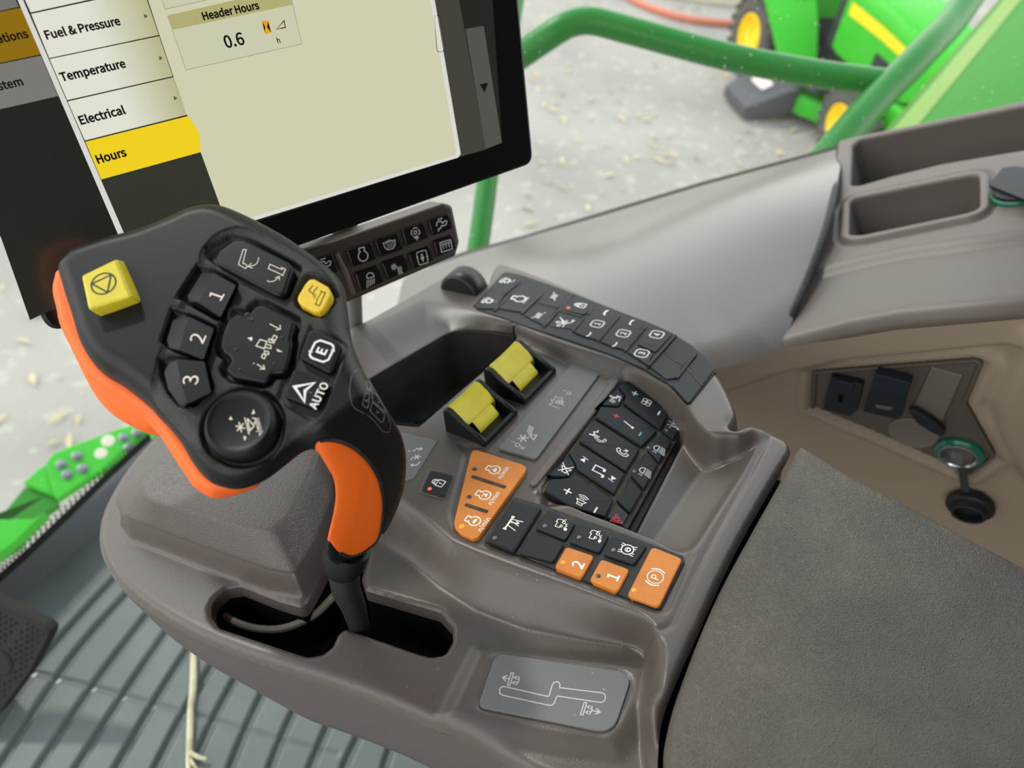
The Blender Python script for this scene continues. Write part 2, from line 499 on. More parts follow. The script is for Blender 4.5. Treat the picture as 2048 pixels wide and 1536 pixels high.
M['capblue'] = mat('blue_black_cap', (30, 34, 42), .45, spec=.3)
M['connpanel'] = mat('dark_brown_socket_panel', (82, 72, 64), .42)
M['connplate'] = mat('brown_blank_plate', (104, 94, 85), .4)
M['lot'] = mat('pale_asphalt', (168, 162, 151), .9, mottle=((144, 139, 131), .9, .8), dust=((190, 182, 166), 9, .60, .5), bump=[('noise', 60, .5, .01)])
M['concrete'] = mat('pale_concrete', (214, 205, 182), .9, mottle=((190, 182, 160), 3, .6))
M['hose'] = mat('coral_hose', (206, 120, 96), .6)
M['leaf'] = mat('dry_leaf', (206, 188, 146), .8)
M['decal'] = mat('white_red_decal', (226, 206, 200), .5)
M['ceil'] = mat('grey_headliner', (150, 148, 144), .9)
M['seat'] = mat('dark_rear_wall', (60, 57, 54), .8)
def glass_mat(name, dusty=.012):
    m = bpy.data.materials.new(name); m.use_nodes = True; t = m.node_tree; t.nodes.clear(); L = t.links.new
    o = t.nodes.new('ShaderNodeOutputMaterial'); tr = t.nodes.new('ShaderNodeBsdfTransparent'); g = t.nodes.new('ShaderNodeBsdfGlossy')
    tr.inputs[0].default_value = (.95, .98, .95, 1); g.inputs['Roughness'].default_value = .02
    lw = t.nodes.new('ShaderNodeLayerWeight'); lw.inputs[0].default_value = .5
    pw = t.nodes.new('ShaderNodeMath'); pw.operation = 'POWER'; pw.inputs[1].default_value = 5; L(lw.outputs['Facing'], pw.inputs[0])
    fr = t.nodes.new('ShaderNodeMath'); fr.operation = 'MULTIPLY_ADD'; fr.inputs[1].default_value = .8; fr.inputs[2].default_value = .04; L(pw.outputs[0], fr.inputs[0])
    mx = t.nodes.new('ShaderNodeMixShader'); L(fr.outputs[0], mx.inputs[0]); L(tr.outputs[0], mx.inputs[1]); L(g.outputs[0], mx.inputs[2])
    df = t.nodes.new('ShaderNodeBsdfDiffuse'); df.inputs[0].default_value = (.85, .82, .74, 1)
    tl = t.nodes.new('ShaderNodeBsdfTranslucent'); tl.inputs[0].default_value = (.85, .82, .74, 1)
    ad = t.nodes.new('ShaderNodeMixShader'); ad.inputs[0].default_value = .5; L(df.outputs[0], ad.inputs[1]); L(tl.outputs[0], ad.inputs[2])
    n = t.nodes.new('ShaderNodeTexNoise'); n.inputs['Scale'].default_value = 220; n.inputs['Detail'].default_value = 1
    c = t.nodes.new('ShaderNodeTexCoord'); L(c.outputs['Object'], n.inputs['Vector'])
    r = t.nodes.new('ShaderNodeMapRange'); r.inputs['From Min'].default_value = .725; r.inputs['From Max'].default_value = .77
    r.inputs['To Min'].default_value = dusty; r.inputs['To Max'].default_value = .45; L(n.outputs['Fac'], r.inputs['Value'])
    m2 = t.nodes.new('ShaderNodeMixShader'); L(r.outputs[0], m2.inputs[0]); L(mx.outputs[0], m2.inputs[1]); L(ad.outputs[0], m2.inputs[2])
    L(m2.outputs[0], o.inputs[0])
    return m
M['glass'] = glass_mat('dusty_window_glass')

# ------------------------------------------------------------------ the setting: floor, trims, walls, windows, roof, the lot outside
def poly_slab(name, fr, uv, thick, m, parent=None, bev=.002):
    bm = bmesh.new(); prism(bm, uv, -thick, 0, bev, 0, 2, True)
    return obj(name, bm, m, parent, fr if parent is None else None)
def plane3(a, b, c, xhint=None):
    """frame through three world points, facing the lens"""
    a, b, c = (np.array(q, float) for q in (a, b, c))
    z = nrm(np.cross(b - a, c - a))
    if z @ (CAM - a) < 0: z = -z
    return frame_nx(a, z, (b - a) if xhint is None else xhint)

# floor: ribbed rubber mat
FLOOR = WORLD
def z8(p): return (p[0] * .29297, 1100 + p[1] * .29297)
ribs = [[(900, 60), (740, 215), (540, 400), (240, 800), (0, 1180), (-200, 1480)], [(1000, 150), (840, 340), (700, 500), (480, 740), (230, 1130), (20, 1440), (-150, 1700)],
        [(1110, 300), (970, 480), (800, 690), (630, 930), (400, 1250), (250, 1480), (80, 1750)], [(1230, 420), (1100, 600), (960, 800), (840, 990), (650, 1270), (520, 1480), (350, 1750)],
        [(1390, 510), (1270, 690), (1150, 880), (1040, 1060), (880, 1310), (790, 1480), (640, 1750)], [(1570, 580), (1440, 780), (1340, 950), (1250, 1120), (1130, 1330), (1060, 1480), (930, 1750)],
        [(1730, 660), (1610, 870), (1540, 1000), (1450, 1170), (1340, 1400), (1310, 1480), (1200, 1750)], [(1900, 760), (1790, 980), (1680, 1220), (1580, 1470), (1470, 1750)],
        [(2140, 820), (2000, 1110), (1920, 1290), (1850, 1480), (1750, 1750)], [(2420, 800), (2178, 1243), (2126, 1468), (2050, 1750)], [(2640, 900), (2386, 1382), (2355, 1468), (2300, 1750)],
        [(2900, 900), (2650, 1400), (2600, 1750)]]
ribs = [smooth_open(FLOOR.uv([z8(p) for p in (r[0], r[len(r) // 2], r[-1])]), 6) for r in ribs]
cross = FLOOR.uv([z8(p) for p in [(-200, 720), (250, 840), (620, 930), (1040, 1050), (1450, 1160), (1900, 1290), (2300, 1390)]])
matpoly = FLOOR.uv([(-160, 1345), (23, 1214), (100, 1150), (155, 1100), (215, 1050), (420, 880), (800, 1100), (1000, 1700), (-160, 1800)])
def hmat(u, v):
    h = np.zeros(u.shape)
    for r in ribs:
        d = dist_line(r, u, v)
        h -= .007 * (1 - sstep((d - .0022) / .0045))
    d = dist_line(cross, u, v); h -= .002 * (1 - sstep((d - .001) / .004))
    return h
floor = struct(relief('floor', matpoly, hmat, .0016, M['mat'], fr=FLOOR))
_fl = [FLOOR.pix(*p)[:2] for p in [(-160, 1345), (23, 1214), (100, 1150), (155, 1100), (215, 1050), (420, 880), (600, 740)]]
bm = bmesh.new(); prism(bm, _fl + [(.9, .75), (.9, -.6), (-.6, -.6)], -.06, -.008, .002, bottom=True)
sub = struct(obj('floor_base', bm, M['toe']))
sub.name = 'floor_under'

# dark trim between the mat and the front glass
toe_near = [FLOOR.pix(*p) for p in [(-160, 1345), (23, 1214), (100, 1150), (155, 1100), (215, 1050), (420, 880), (600, 740)]]
toe_top = [Frame((0, 0, .055), (1, 0, 0), (0, 1, 0), (0, 0, 1)).pix(*p) for p in [(-160, 1290), (0, 1166), (60, 1112), (140, 1035), (215, 962), (315, 868), (520, 690)]]
toe_top = [(p[0], p[1], .055) for p in toe_top]
bm = bmesh.new()
mid = [tuple(.45 * np.array(a) + .55 * np.array(b) + np.array((0, 0, .012))) for a, b in zip(toe_near, toe_top)]
mid0 = [tuple(.8 * np.array(a) + .2 * np.array(b) + np.array((0, 0, .006))) for a, b in zip(toe_near, toe_top)]
low = [(p[0], p[1], -.05) for p in toe_near]; far = [(p[0] - .02, p[1] + .04, -.05) for p in toe_top]
skirt(bm, [low, toe_near, mid0, mid, toe_top, far], False)
struct(obj('trim_1', bm, M['toe'], auto=60))

# side panels of the cab on the right
PF1 = plane3(at(925, 505, 1.10), at(1675, 292, 1.02), at(1555, 697, .735))
p1 = [(806, 560), (860, 530), (925, 504), (1050, 470), (1200, 425), (1400, 365), (1560, 322), (1676, 291), (1680, 340), (1668, 410), (1648, 480), (1618, 560), (1588, 630), (1568, 706),
      (1512, 738), (1440, 768), (1300, 800), (1000, 800), (790, 640)]
p1uv = PF1.uv(p1)
sill1 = PF1.uv([(700, 580), (925, 504), (1200, 425), (1400, 365), (1676, 291), (1900, 230)])
low1 = PF1.uv([(1100, 900), (1440, 742), (1510, 724), (1560, 697), (1700, 600)])
def hp1(u, v):
    d = dist_line(sill1, u, v); e = dist_line(low1, u, v)
    t = d / np.maximum(d + e, 1e-6)
    return .030 * np.sin(np.pi * t) ** 1.2 - .010 * (1 - sstep(d / .018)) - .7 * fillet(e, .05)
def lift(fr, px, hf):
    out = []
    for p in px:
        h = 0.
        for _ in range(8): q = fr.pix(p[0], p[1], h); h = .5 * h + .5 * float(hf(np.array([q[0]]), np.array([q[1]]))[0])
        out.append(q[:2])
    return out
t1 = struct(relief('trim_2', lift(PF1, p1, hp1), hp1, .0024, M['panel'], fr=PF1))
PF2 = plane3(at(1680, 300, .98), at(2048, 620, .64), at(1570, 690, .745), at(2048, 620, .64) - at(1570, 690, .745))
p2 = [(1681, 291), (1700, 285), (1850, 255), (2048, 212), (2200, 180), (2700, 75), (2700, 545), (2200, 600), (2048, 616), (1950, 625), (1800, 638), (1700, 656), (1559, 693), (1580, 632), (1611, 560), (1641, 480), (1661, 410), (1674, 340)]
p2uv = PF2.uv(p2)
bigbin = rounded(PF2.uv([(1708, 300), (1722, 287), (2048, 222), (2190, 194), (2190, 285), (2048, 309), (1890, 335), (1786, 360), (1724, 378), (1704, 379)]), .009, 8)
smallbin = rounded(PF2.uv([(1704, 412), (1960, 362), (1961, 436), (1727, 484), (1702, 484)]), .012, 8)
low2 = PF2.uv([(1500, 705), (1563, 692), (1700, 656), (1800, 638), (1950, 625), (2048, 616), (2200, 600), (2750, 540)])
rimline = PF2.uv([(1560, 560), (1660, 528), (1800, 500), (1900, 480), (1980, 455), (2048, 440), (2200, 410)])
def hp2(u, v):
    sb = sdf(smallbin, u, v); e = dist_line(low2, u, v); bb = sdf(bigbin, u, v)
    h = .0035 * (1 - sstep((np.abs(sb + .0045) - .003) / .0025)) - .003 * (1 - sstep(np.abs(sb + .0125) / .004))
    h -= fillet(e, .02) + fillet(-bb, .004) + fillet(-sb, .002)
    below = sstep((.11 - e) / .02)
    return h + .006 * (1 - below)
t2 = struct(relief('trim_3', p2uv, hp2, .0015, [M['panel_rear']], fr=PF2, holes=[bigbin, smallbin]))
def well(name, fr, poly, z0, depth, m, draft=.0, floor_m=None, parent=None, step=.004, tilt=None):
    poly = ccw(poly); bm = bmesh.new(); P = dense(poly, step)
    zf = z0 if callable(z0) else (lambda x, y: z0)
    a = [(p[0], p[1], zf(p[0], p[1])) for p in inset(P, -.0003)]; z0 = zf(*P[0][:2])
    tz = tilt or (lambda x, y: 0.)
    b = [(p[0], p[1], z0 - depth + .004 + tz(p[0], p[1])) for p in inset(P, draft * .9)]
    c = [(p[0], p[1], z0 - depth + tz(p[0], p[1])) for p in inset(P, draft + .003)]
    R_ = skirt(bm, [a, b, c])
    bm.faces.new(R_[-1])
    for f in bm.faces: f.normal_flip()
    me = bpy.data.meshes.new(name); bm.to_mesh(me); bm.free()
    return link(name, me, [m], parent, fr if parent is None else None, True, 40)
zp2 = lambda x, y: float(hp2(np.array([x]), np.array([y]))[0]) + .0003
struct(well('trim_4', PF2, bigbin, zp2, .085, M['bin'], .004))
wb = struct(well('trim_5', PF2, smallbin, zp2, .045, M['bin'], .003))
# two grooves pressed in the back wall of the small bin
g = bmesh.new()
for a_, b_ in (((1752, 413), (1898, 385)), ((1776, 430), (1885, 411))):
    pa, pb = PF2.pix(*a_, -.03), PF2.pix(*b_, -.03)
    tube(g, [pa, pb], .0012, 6)
go = obj('rib', g, M['groove'], wb)
# dark seam between the two panels
bm = bmesh.new()
seam = [(1679, 290), (1676, 340), (1664, 410), (1644, 480), (1614, 560), (1583, 632), (1566, 680)]
sz = [float(hp1(*[np.array([q]) for q in PF1.pix(p[0], p[1], .005)[:2]])[0]) for p in seam]
tube(bm, smooth_open([PF1.pix(p[0], p[1], z + .001) for p, z in zip(seam, sz)], 3), .0042, 8)
struct(obj('trim_6', bm, M['groove'], fr=PF1))

# beige lower wall
Fc = nrm((-.857, -.242, .455)); Lc = nrm((.482, -.555, .678))
wall_n = np.cross(c2w(Fc), c2w(G_CAM) + .25 * c2w(Lc))
Q = at(1920, 900, .62)
wall_n = nrm(wall_n); wall_n = wall_n if wall_n @ (CAM - Q) > 0 else -wall_n
WF = frame_nx(Q, wall_n, -c2w(Fc))
wpoly = WF.uv([(1385, 752), (1440, 720), (1510, 702), (1560, 676), (1700, 654), (1800, 636), (2048, 612), (2250, 580), (2750, 520), (2750, 1900), (1900, 1400), (1385, 1000)])
step_l = WF.uv([(1380, 800), (1480, 765), (1560, 735), (1700, 705), (1850, 690), (2020, 672), (2250, 650)])
step_r = WF.uv([(2060, 640), (2035, 700), (1985, 800), (2000, 880), (2048, 930), (2250, 1050)])
cpoly = WF.uv([(1622, 736), (1955, 709), (1975, 722), (1938, 803), (1999, 912), (1941, 953), (1926, 949), (1740, 866), (1616, 815)])
upr = WF.uv([(1300, 500), (1380, 800), (1480, 765), (1560, 735), (1700, 705), (1850, 690), (2020, 672), (2250, 650), (2850, 590), (2850, 300)])
rgt = WF.uv([(2300, 600), (2060, 640), (2040, 690), (1990, 790), (1996, 850), (2020, 900), (2060, 950), (2300, 1100), (2900, 1500), (2900, 560)])
def hwall(u, v):
    h = .012 * sstep((sdf(upr, u, v) + .006) / .012) + .012 * sstep((sdf(rgt, u, v) + .01) / .02)
    s = sdf(cpoly, u, v)
    return h + .004 * (1 - sstep((np.abs(s + .004) - .002) / .006)) - .005 * sstep((s + .001) / .003)
struct(relief('wall_right', wpoly, hwall, .0025, M['beige'], fr=WF))

# windows: a side pane above the panels, a front pane down to the toe trim
def sheet(name, rows, m, flip=False):
    bm = bmesh.new(); skirt(bm, rows, False)
    return obj(name, bm, m, auto=80)
up = np.array((0, 0, 1.))
b1 = [PF1.w(*PF1.pix(p[0], p[1], -.02)) for p in [(806, 562), (925, 508), (1200, 429), (1400, 369), (1676, 295)]] + [PF2.w(*PF2.pix(p[0], p[1], -.03)) for p in [(1850, 262), (2048, 219), (2300, 165)]]
outw = nrm(np.cross(b1[-1] - b1[0], up)); outw = outw if outw @ (b1[0] - CAM) > 0 else -outw
def hgt(p, z, o): return tuple(np.array((p[0], p[1], z)) + outw * o)
struct(sheet('window_1', [[tuple(p - outw * 0 + np.array((0, 0, -.03))) for p in b1], [hgt(p, .9, .02) for p in b1], [hgt(p, 1.7, -.05) for p in b1]], M['glass']))
b2 = [np.array(p) for p in toe_top[:6]] + [np.array(b1[0])]
outf = nrm(np.cross(up, b2[4] - b2[0])); outf = outf if outf @ (b2[0] - CAM) > 0 else -outf
b2 = [p + outf * .01 for p in b2]
struct(sheet('window_2', [[tuple(p) for p in b2], [tuple(np.array((p[0], p[1], .8)) - outf * .05) for p in b2], [tuple(np.array((p[0], p[1], 1.7)) - outf * .16) for p in b2]], M['glass']))
# black dotted print along the bottom of the front pane
frit = thing('window_edge_print', 'black dotted border printed along the bottom edge of the front glass', 'edge print')
bm = bmesh.new(); band = []
for k in range(len(b2) - 2):
    for t in np.linspace(0, 1, 8, endpoint=False): band.append(b2[k] * (1 - t) + b2[k + 1] * t)
wz = lambda z: np.array((0, 0, z)) + outf * (.012 + z * .02) - outf * .022
skirt(bm, [[tuple(p + wz(0.0)) for p in band], [tuple(p + wz(.014)) for p in band]], False)
obj('solid_band', bm, M['groove'], frit)
bm = bmesh.new()
for r_, (z, rad) in enumerate(((.0165, .0024), (.0205, .0020), (.024, .0015), (.027, .0010))):
    L_ = 0; d = dense([tuple(p) for p in band], .0048, False)
    for i, p in enumerate(d):
        p = np.array(p) + wz(z); t = nrm(np.array(d[min(i + 1, len(d) - 1)]) - np.array(d[max(i - 1, 0)])); p = p + t * (.0024 if r_ % 2 else 0)
        vs = [bm.verts.new(tuple(p + rad * (math.cos(a) * t + math.sin(a) * up))) for a in np.linspace(0, 2 * math.pi, 8, endpoint=False)]
        bm.faces.new(vs)
dots = obj('dot_rows', bm, M['groove'], frit); dots['kind'] = 'stuff'

# roof and back of the cab
Fw = nrm(c2w(Fc) * (1, 1, 0)); Lw = np.cross(Fw, (0, 0, 1.))
CABF = Frame((.28, .25, 0), Lw, Fw, (0, 0, 1))                     # x to the right of the cab, y forward
bm = bmesh.new(); box(bm, (-1.15, -.75, 1.72), (.62, .95, 1.76)); struct(obj('ceiling', bm, M['ceil'], fr=CABF))
bm = bmesh.new(); box(bm, (-1.15, -.79, -.05), (.62, -.75, 1.74)); struct(obj('wall_back', bm, M['seat'], fr=CABF))

# parking lot
GZ = -1.5
GF = Frame((0, 0, GZ), (1, 0, 0), (0, 1, 0), (0, 0, 1))
bm = bmesh.new(); bmesh.ops.create_grid(bm, x_segments=8, y_segments=8, size=30)
lot = struct(obj('ground', bm, M['lot'], fr=Frame((0, 5, GZ), (1, 0, 0), (0, 1, 0), (0, 0, 1))))

# ------------------------------------------------------------------ armrest console
CF = frame_nx(at(1150, 1120, .42), -c2w((.0885, .80, .592)), c2w(Lc))     # x to the right of the seat, y forward, z up
LOW, LEDGE = -.022, .010
console = thing('armrest_console', 'taupe plastic armrest console full of keys beneath the orange and black lever grip', 'control console', CF)
outl = [(980, 1506, -.026), (878, 1461, -.026), (790, 1419, -.026), (673, 1375, -.026), (556, 1337, -.026), (468, 1307, -.026), (380, 1269, -.026), (300, 1222, -.026), (240, 1172, -.026), (207, 1120, -.026), (197, 1075, -.026),
        (203, 1035, -.026), (222, 993, -.026), (262, 932, -.026), (330, 860, -.026), (420, 790, -.02), (560, 720, .0), (701, 658, .007), (790, 609, .008), (892, 553, .008), (930, 560, .008), (970, 570, .008), (984, 541, .008), (1004, 528, .008), (1080, 553, .008),
        (1180, 594, .008), (1270, 638, .008), (1350, 678, .008), (1408, 716, .008), (1440, 755, .008), (1462, 795, .008), (1474, 832, .007), (1462, 862, .004), (1468, 884, -.002), (1500, 873, -.003), (1530, 867, -.003), (1562, 878, -.003), (1582, 898, -.003),
        (1556, 950, -.003), (1490, 1065, -.003), (1440, 1165, -.003), (1394, 1270, -.004), (1345, 1388, -.008), (1321, 1470, -.012), (1314, 1560, -.018), (1318, 1640, -.02), (1100, 1570, -.026)]
outl_uv = smooth_closed(CF.uv(outl), 4)
deckP = CF.uv([(770, 925), (795, 985), (838, 1016), (877, 1055), (905, 1080), (950, 1099), (1010, 1121), (1100, 1154), (1200, 1194), (1285, 1232), (1308, 1256), (1312, 1300), (1300, 1360), (1300, 1420), (1318, 1480), (1340, 1600),
               (1420, 1600), (1700, 1100), (1600, 800), (1450, 830), (1240, 700), (1000, 600), (850, 560), (690, 640), (600, 800), (700, 900)])
ledgeP = CF.uv([(640, 700), (700, 674), (839, 605), (853, 602), (946, 622), (1050, 664), (1130, 693), (1220, 719), (1295, 748), (1340, 783), (1372, 818), (1392, 853), (1415, 868), (1452, 872), (1500, 860), (1520, 760), (1400, 650), (1200, 560), (1004, 480), (880, 500), (600, 620)], LEDGE)
lowP = CF.uv([(640, 1030), (700, 1058), (760, 1088), (830, 1132), (880, 1174), (950, 1221), (1050, 1259), (1180, 1281), (1268, 1290), (1292, 1302), (1290, 1340), (1270, 1410), (1285, 1480), (1300, 1660), (60, 1660), (60, 900), (330, 800), (560, 860)], LOW)
creaseP = CF.uv([(600, 838), (742, 756), (890, 671), (905, 665), (1000, 663), (1037, 671), (1100, 704), (1160, 733), (1240, 766), (1302, 784), (1336, 799), (1366, 830), (1382, 862), (1404, 880), (1440, 894), (1520, 880), (1600, 750), (1400, 600), (1200, 500), (1004, 420), (880, 440), (560, 560)])
ledgeP = smooth_closed(ledgeP, 4); creaseP = smooth_closed(creaseP, 4)
recessP = CF.uv([(915, 888), (925, 897), (928, 908), (925, 924), (899, 1016), (897, 1028), (902, 1045), (915, 1064), (936, 1079), (967, 1091), (1000, 1101), (1308, 1221), (1331, 1225), (1342, 1216), (1388, 1106), (1139, 1010), (1066, 980), (1080, 960), (1236, 740), (1150, 712), (1060, 690), (1000, 800), (970, 890)])
trayP = CF.uv([(1073, 984), (1243, 752), (1300, 770), (1352, 812), (1388, 852), (1428, 891), (1472, 874), (1528, 858), (1500, 938), (1450, 1018), (1388, 1106), (1300, 1074), (1200, 1035), (1139, 1012)])
plinthP = CF.uv([(236, 1012), (253, 1036), (400, 1091), (540, 1140), (590, 1150), (626, 1096), (664, 1000), (664, 900), (560, 780), (420, 800), (330, 872), (262, 956), (238, 995)], -.006)
slotP = rounded(CF.uv([(421, 1232), (420, 1210), (430, 1192), (452, 1174), (480, 1170), (556, 1200), (606, 1214), (626, 1180), (658, 1120), (668, 1085), (735, 1090), (731, 1120), (722, 1156), (730, 1178), (878, 1221), (904, 1250), (905, 1280), (890, 1306), (862, 1311), (837, 1305), (690, 1254), (676, 1264), (664, 1290), (644, 1306), (614, 1311), (597, 1306), (437, 1253)], LOW), .004)
pocketP = CF.uv([(560, 860), (742, 759), (890, 672), (905, 666), (935, 662), (985, 664), (1031, 670), (1027, 690), (962, 742), (836, 850), (797, 846), (700, 830)])
labelP = CF.uv([(958, 1400), (980, 1330), (996, 1311), (1020, 1313), (1240, 1342), (1262, 1356), (1262, 1372), (1240, 1430), (1222, 1451), (1200, 1459), (1160, 1457), (970, 1417)], LOW + .0055)
labelP = rounded(CF.uv([(955, 1414), (992, 1306), (1266, 1346), (1226, 1468)], LOW + .0055), [.004, .006, .007, .010], 7)
boltL = CF.uv([(900, 1425), (960, 1300), (1290, 1330), (1290, 1400), (1225, 1478), (1130, 1470), (960, 1440)], LOW + .0055)
grooveA = CF.uv([(800, 1012), (845, 1052), (897, 1091), (956, 1114), (1010, 1136), (1080, 1160), (1150, 1186), (1200, 1210), (1240, 1233), (1262, 1251), (1287, 1267)], -.002)
grooveB = CF.uv([(1287, 1267), (1330, 1256), (1343, 1247), (1351, 1228), (1390, 1145), (1430, 1068), (1500, 945), (1530, 887), (1537, 873)])
vA, vB = CF.uv([(1250, 730)])[0][1], CF.uv([(850, 640)])[0][1]
trayP = smooth_closed(trayP, 4)
modP = CF.uv([(1050 + x * 400 / 1707, 720 + y * 400 / 1707) for x, y in ((110, 1120), (835, 130), (1290, 395), (1372, 545), (885, 1445), (560, 1345))], -.005)
valley, trim_ = CF.uv([(1300, 1085), (1350, 1012), (1428, 897), (1470, 840)], -.014), CF.uv([(1360, 1150), (1388, 1104), (1450, 1016), (1498, 936), (1522, 874), (1540, 840)])
cl_l, cl_r = CF.uv([(1080, 975), (1243, 760)]), CF.uv([(1240, 1050), (1375, 835)])
def hcon(u, v, raw=False):
    sA, sB = np.maximum(-sdf(deckP, u, v), 0), np.maximum(-sdf(lowP, u, v), 0)
    t_ = sA / np.maximum(sA + sB, 1e-6); h = LOW * (.35 * t_ + .65 * sstep(t_))
    kb = sstep((sdf(boltL, u, v) + .010) / .014)
    h = h * (1 - kb) + (LOW + .0055) * kb
    sp = sdf(plinthP, u, v)
    h = np.maximum(h, np.where(sp > -.004, (LOW + .018) * sstep((sp + .004) / .005) + LOW * (1 - sstep((sp + .004) / .005)), -9))
    st = sdf(trayP, u, v)
    dv, dr, dm = dist_line(valley, u, v), dist_line(trim_, u, v), dist_line(cl_r, u, v)
    dl = dist_line([cl_l[0], cl_l[1]], u, v)
    inner = dm + .0 < dr                                # nearer the key module than the rim
    e_ = (valley[2][0] - valley[0][0]) * (v - valley[0][1]) - (valley[2][1] - valley[0][1]) * (u - valley[0][0])
    side = np.where(e_ * np.sign((valley[2][0] - valley[0][0]) * (cl_l[0][1] - valley[0][1]) - (valley[2][1] - valley[0][1]) * (cl_l[0][0] - valley[0][0])) > 0, 1, 0)
    tl = -.005 - .013 * np.clip((dl - .018) / np.maximum(dl - .018 + dv, 1e-5), 0, 1)
    tr = -.018 * np.clip(dr / np.maximum(dr + dv, 1e-5), 0, 1) ** .8
    td = np.where(side == 1, tl, tr) - .014 * sstep((sdf(modP, u, v) + .0005) / .0012)
    h = h + np.where(st > 0, td * sstep(st / .007), 0)
    h -= .0013 * sstep((sdf(recessP, u, v) + .001) / .002)
    sT, sC = np.maximum(.002 - sdf(ledgeP, u, v), 0), np.maximum(sdf(creaseP, u, v) + .0015, 0)
    k = sC / np.maximum(sC + sT, 1e-6); k = .6 * sstep(k) + .4 * k
    h = h * (1 - k) + (LEDGE + np.minimum(h, 0) * 0) * k
    h = h - .0011 * (1 - sstep((np.abs(sdf(labelP, u, v) - .0) - .0002) / .0016)) - .0006 * (sdf(labelP, u, v) > 0)
    h -= .0007 * (1 - sstep(dist_line(grooveA, u, v) / .0011)) + .0026 * (1 - sstep(dist_line(grooveB, u, v) / .0014))
    if not raw:
        h -= fillet(sdf(outl_uv, u, v), .006)
        h -= fillet(-sdf(slotP, u, v), .0022) + .7 * fillet(-sdf(pocketP, u, v), .002)
    return h
shell = relief('shell', outl_uv, hcon, .0009, M['taupe'], console, holes=[slotP, pocketP], blur=3)
# the flanks of the shell
D_ = ccw(dense(outl_uv, .006)); Da = np.array(D_)
hz = hcon(Da[:, 0], Da[:, 1])
nose = np.array(CF.uv([(197, 1075)], LOW)[0])
def ring(off, dz):
    dn = np.hypot(Da[:, 0] - nose[0], Da[:, 1] - nose[1])
    q = np.array(inset(D_, 1e-4)) - Da; q = q / np.maximum(np.linalg.norm(q, axis=1), 1e-9)[:, None]
    k = np.clip(dn / .18, 0, 1)
    gap = dist_line(CF.uv([(1588, 905), (1503, 1062), (1443, 1172), (1397, 1275), (1354, 1390), (1330, 1455), (1322, 1510), (1326, 1660)]), Da[:, 0], Da[:, 1])
    o = off[0] * (1 - k) + off[1] * k + (.006 if off[0] else 0) * (gap < .014); d = dz[0] * (1 - k) + dz[1] * k
    p = Da + q * o[:, None]
    return [(a, b, c - dd) for (a, b), c, dd in zip(p, hz, d)]
bm = bmesh.new()
skirt(bm, [[(a, b, c) for (a, b), c in zip(Da, hz)], ring((.0012, -.0012), (.006, .008)), ring((.006, -.003), (.018, .030)), ring((.018, .000), (.026, .046)), ring((.040, .02), (.032, .062)), ring((.06, .05), (.034, .07))])
obj('flank', bm, M['taupe_soft'], console, auto=70)

well_o = well('lever_well', CF, slotP, LOW - .0085, .026, M['void'], .0008, parent=console)
pk = well('pocket_liner', CF, pocketP, .001, .045, M['pocket'], .004, parent=console)
# lip walls of the lever slot in shell plastic
bm = bmesh.new(); P_ = dense(ccw(slotP), .003)
skirt(bm, [[(p[0], p[1], LOW - .002) for p in P_], [(p[0], p[1], LOW - .010) for p in inset(P_, .0004)]])
for f in bm.faces: f.normal_flip()
obj('slot_lip', bm, M['taupe_soft'], console, auto=50)
# cushion on the raised block
base = inset(ccw(plinthP), -.0006)
topc = rounded(CF.uv([(285, 984), (300, 1000), (400, 1027), (480, 1051), (545, 1062), (577, 1036), (612, 970), (637, 905), (636, 876), (560, 815), (440, 822), (360, 878), (310, 930), (286, 965)], .016), .006, 3)
bm = bmesh.new()
n_ = 96
def resample(p, n):
    P = np.array(p + [p[0]]); L_ = np.concatenate([[0], np.cumsum(np.linalg.norm(P[1:] - P[:-1], axis=1))]); t = np.linspace(0, L_[-1], n, endpoint=False)
    return np.stack([np.interp(t, L_, P[:, 0]), np.interp(t, L_, P[:, 1])], 1)
A = resample(base, n_ * 4); B = resample(topc, n_)
cen = A.mean(0)
# pair each base point with the top ring by the angle round the middle
def by_angle(P, n, c):
    a = np.arctan2(P[:, 1] - c[1], P[:, 0] - c[0]); o = np.argsort(a); a, P = a[o], P[o]
    t = np.linspace(-math.pi, math.pi, n, endpoint=False)
    return np.stack([np.interp(t, a, P[:, 0], period=2 * math.pi), np.interp(t, a, P[:, 1], period=2 * math.pi)], 1)
A = by_angle(np.array(dense(base, .001)), 160, cen); B = by_angle(np.array(dense(topc, .001)), 160, cen)
rr = []
for k, (t, z) in enumerate(((0, LOW + .0165), (.0, LOW + .0185), (.03, LOW + .0195), (.14, -.0005), (.5, .0068), (.80, .0124), (.92, .0146), (1.0, .0156), (1.05, .0161), (1.12, .0164), (1.3, .0165))):
    q = A + (B - A) * min(t, 1); q = q + (cen - q) * max(0, t - 1) * 1.0
    rr.append([(a, b, z) for a, b in q])
R_ = skirt(bm, rr); bm.faces.new(R_[-1])
obj('cushion', bm, M['pad'], console, auto=70)

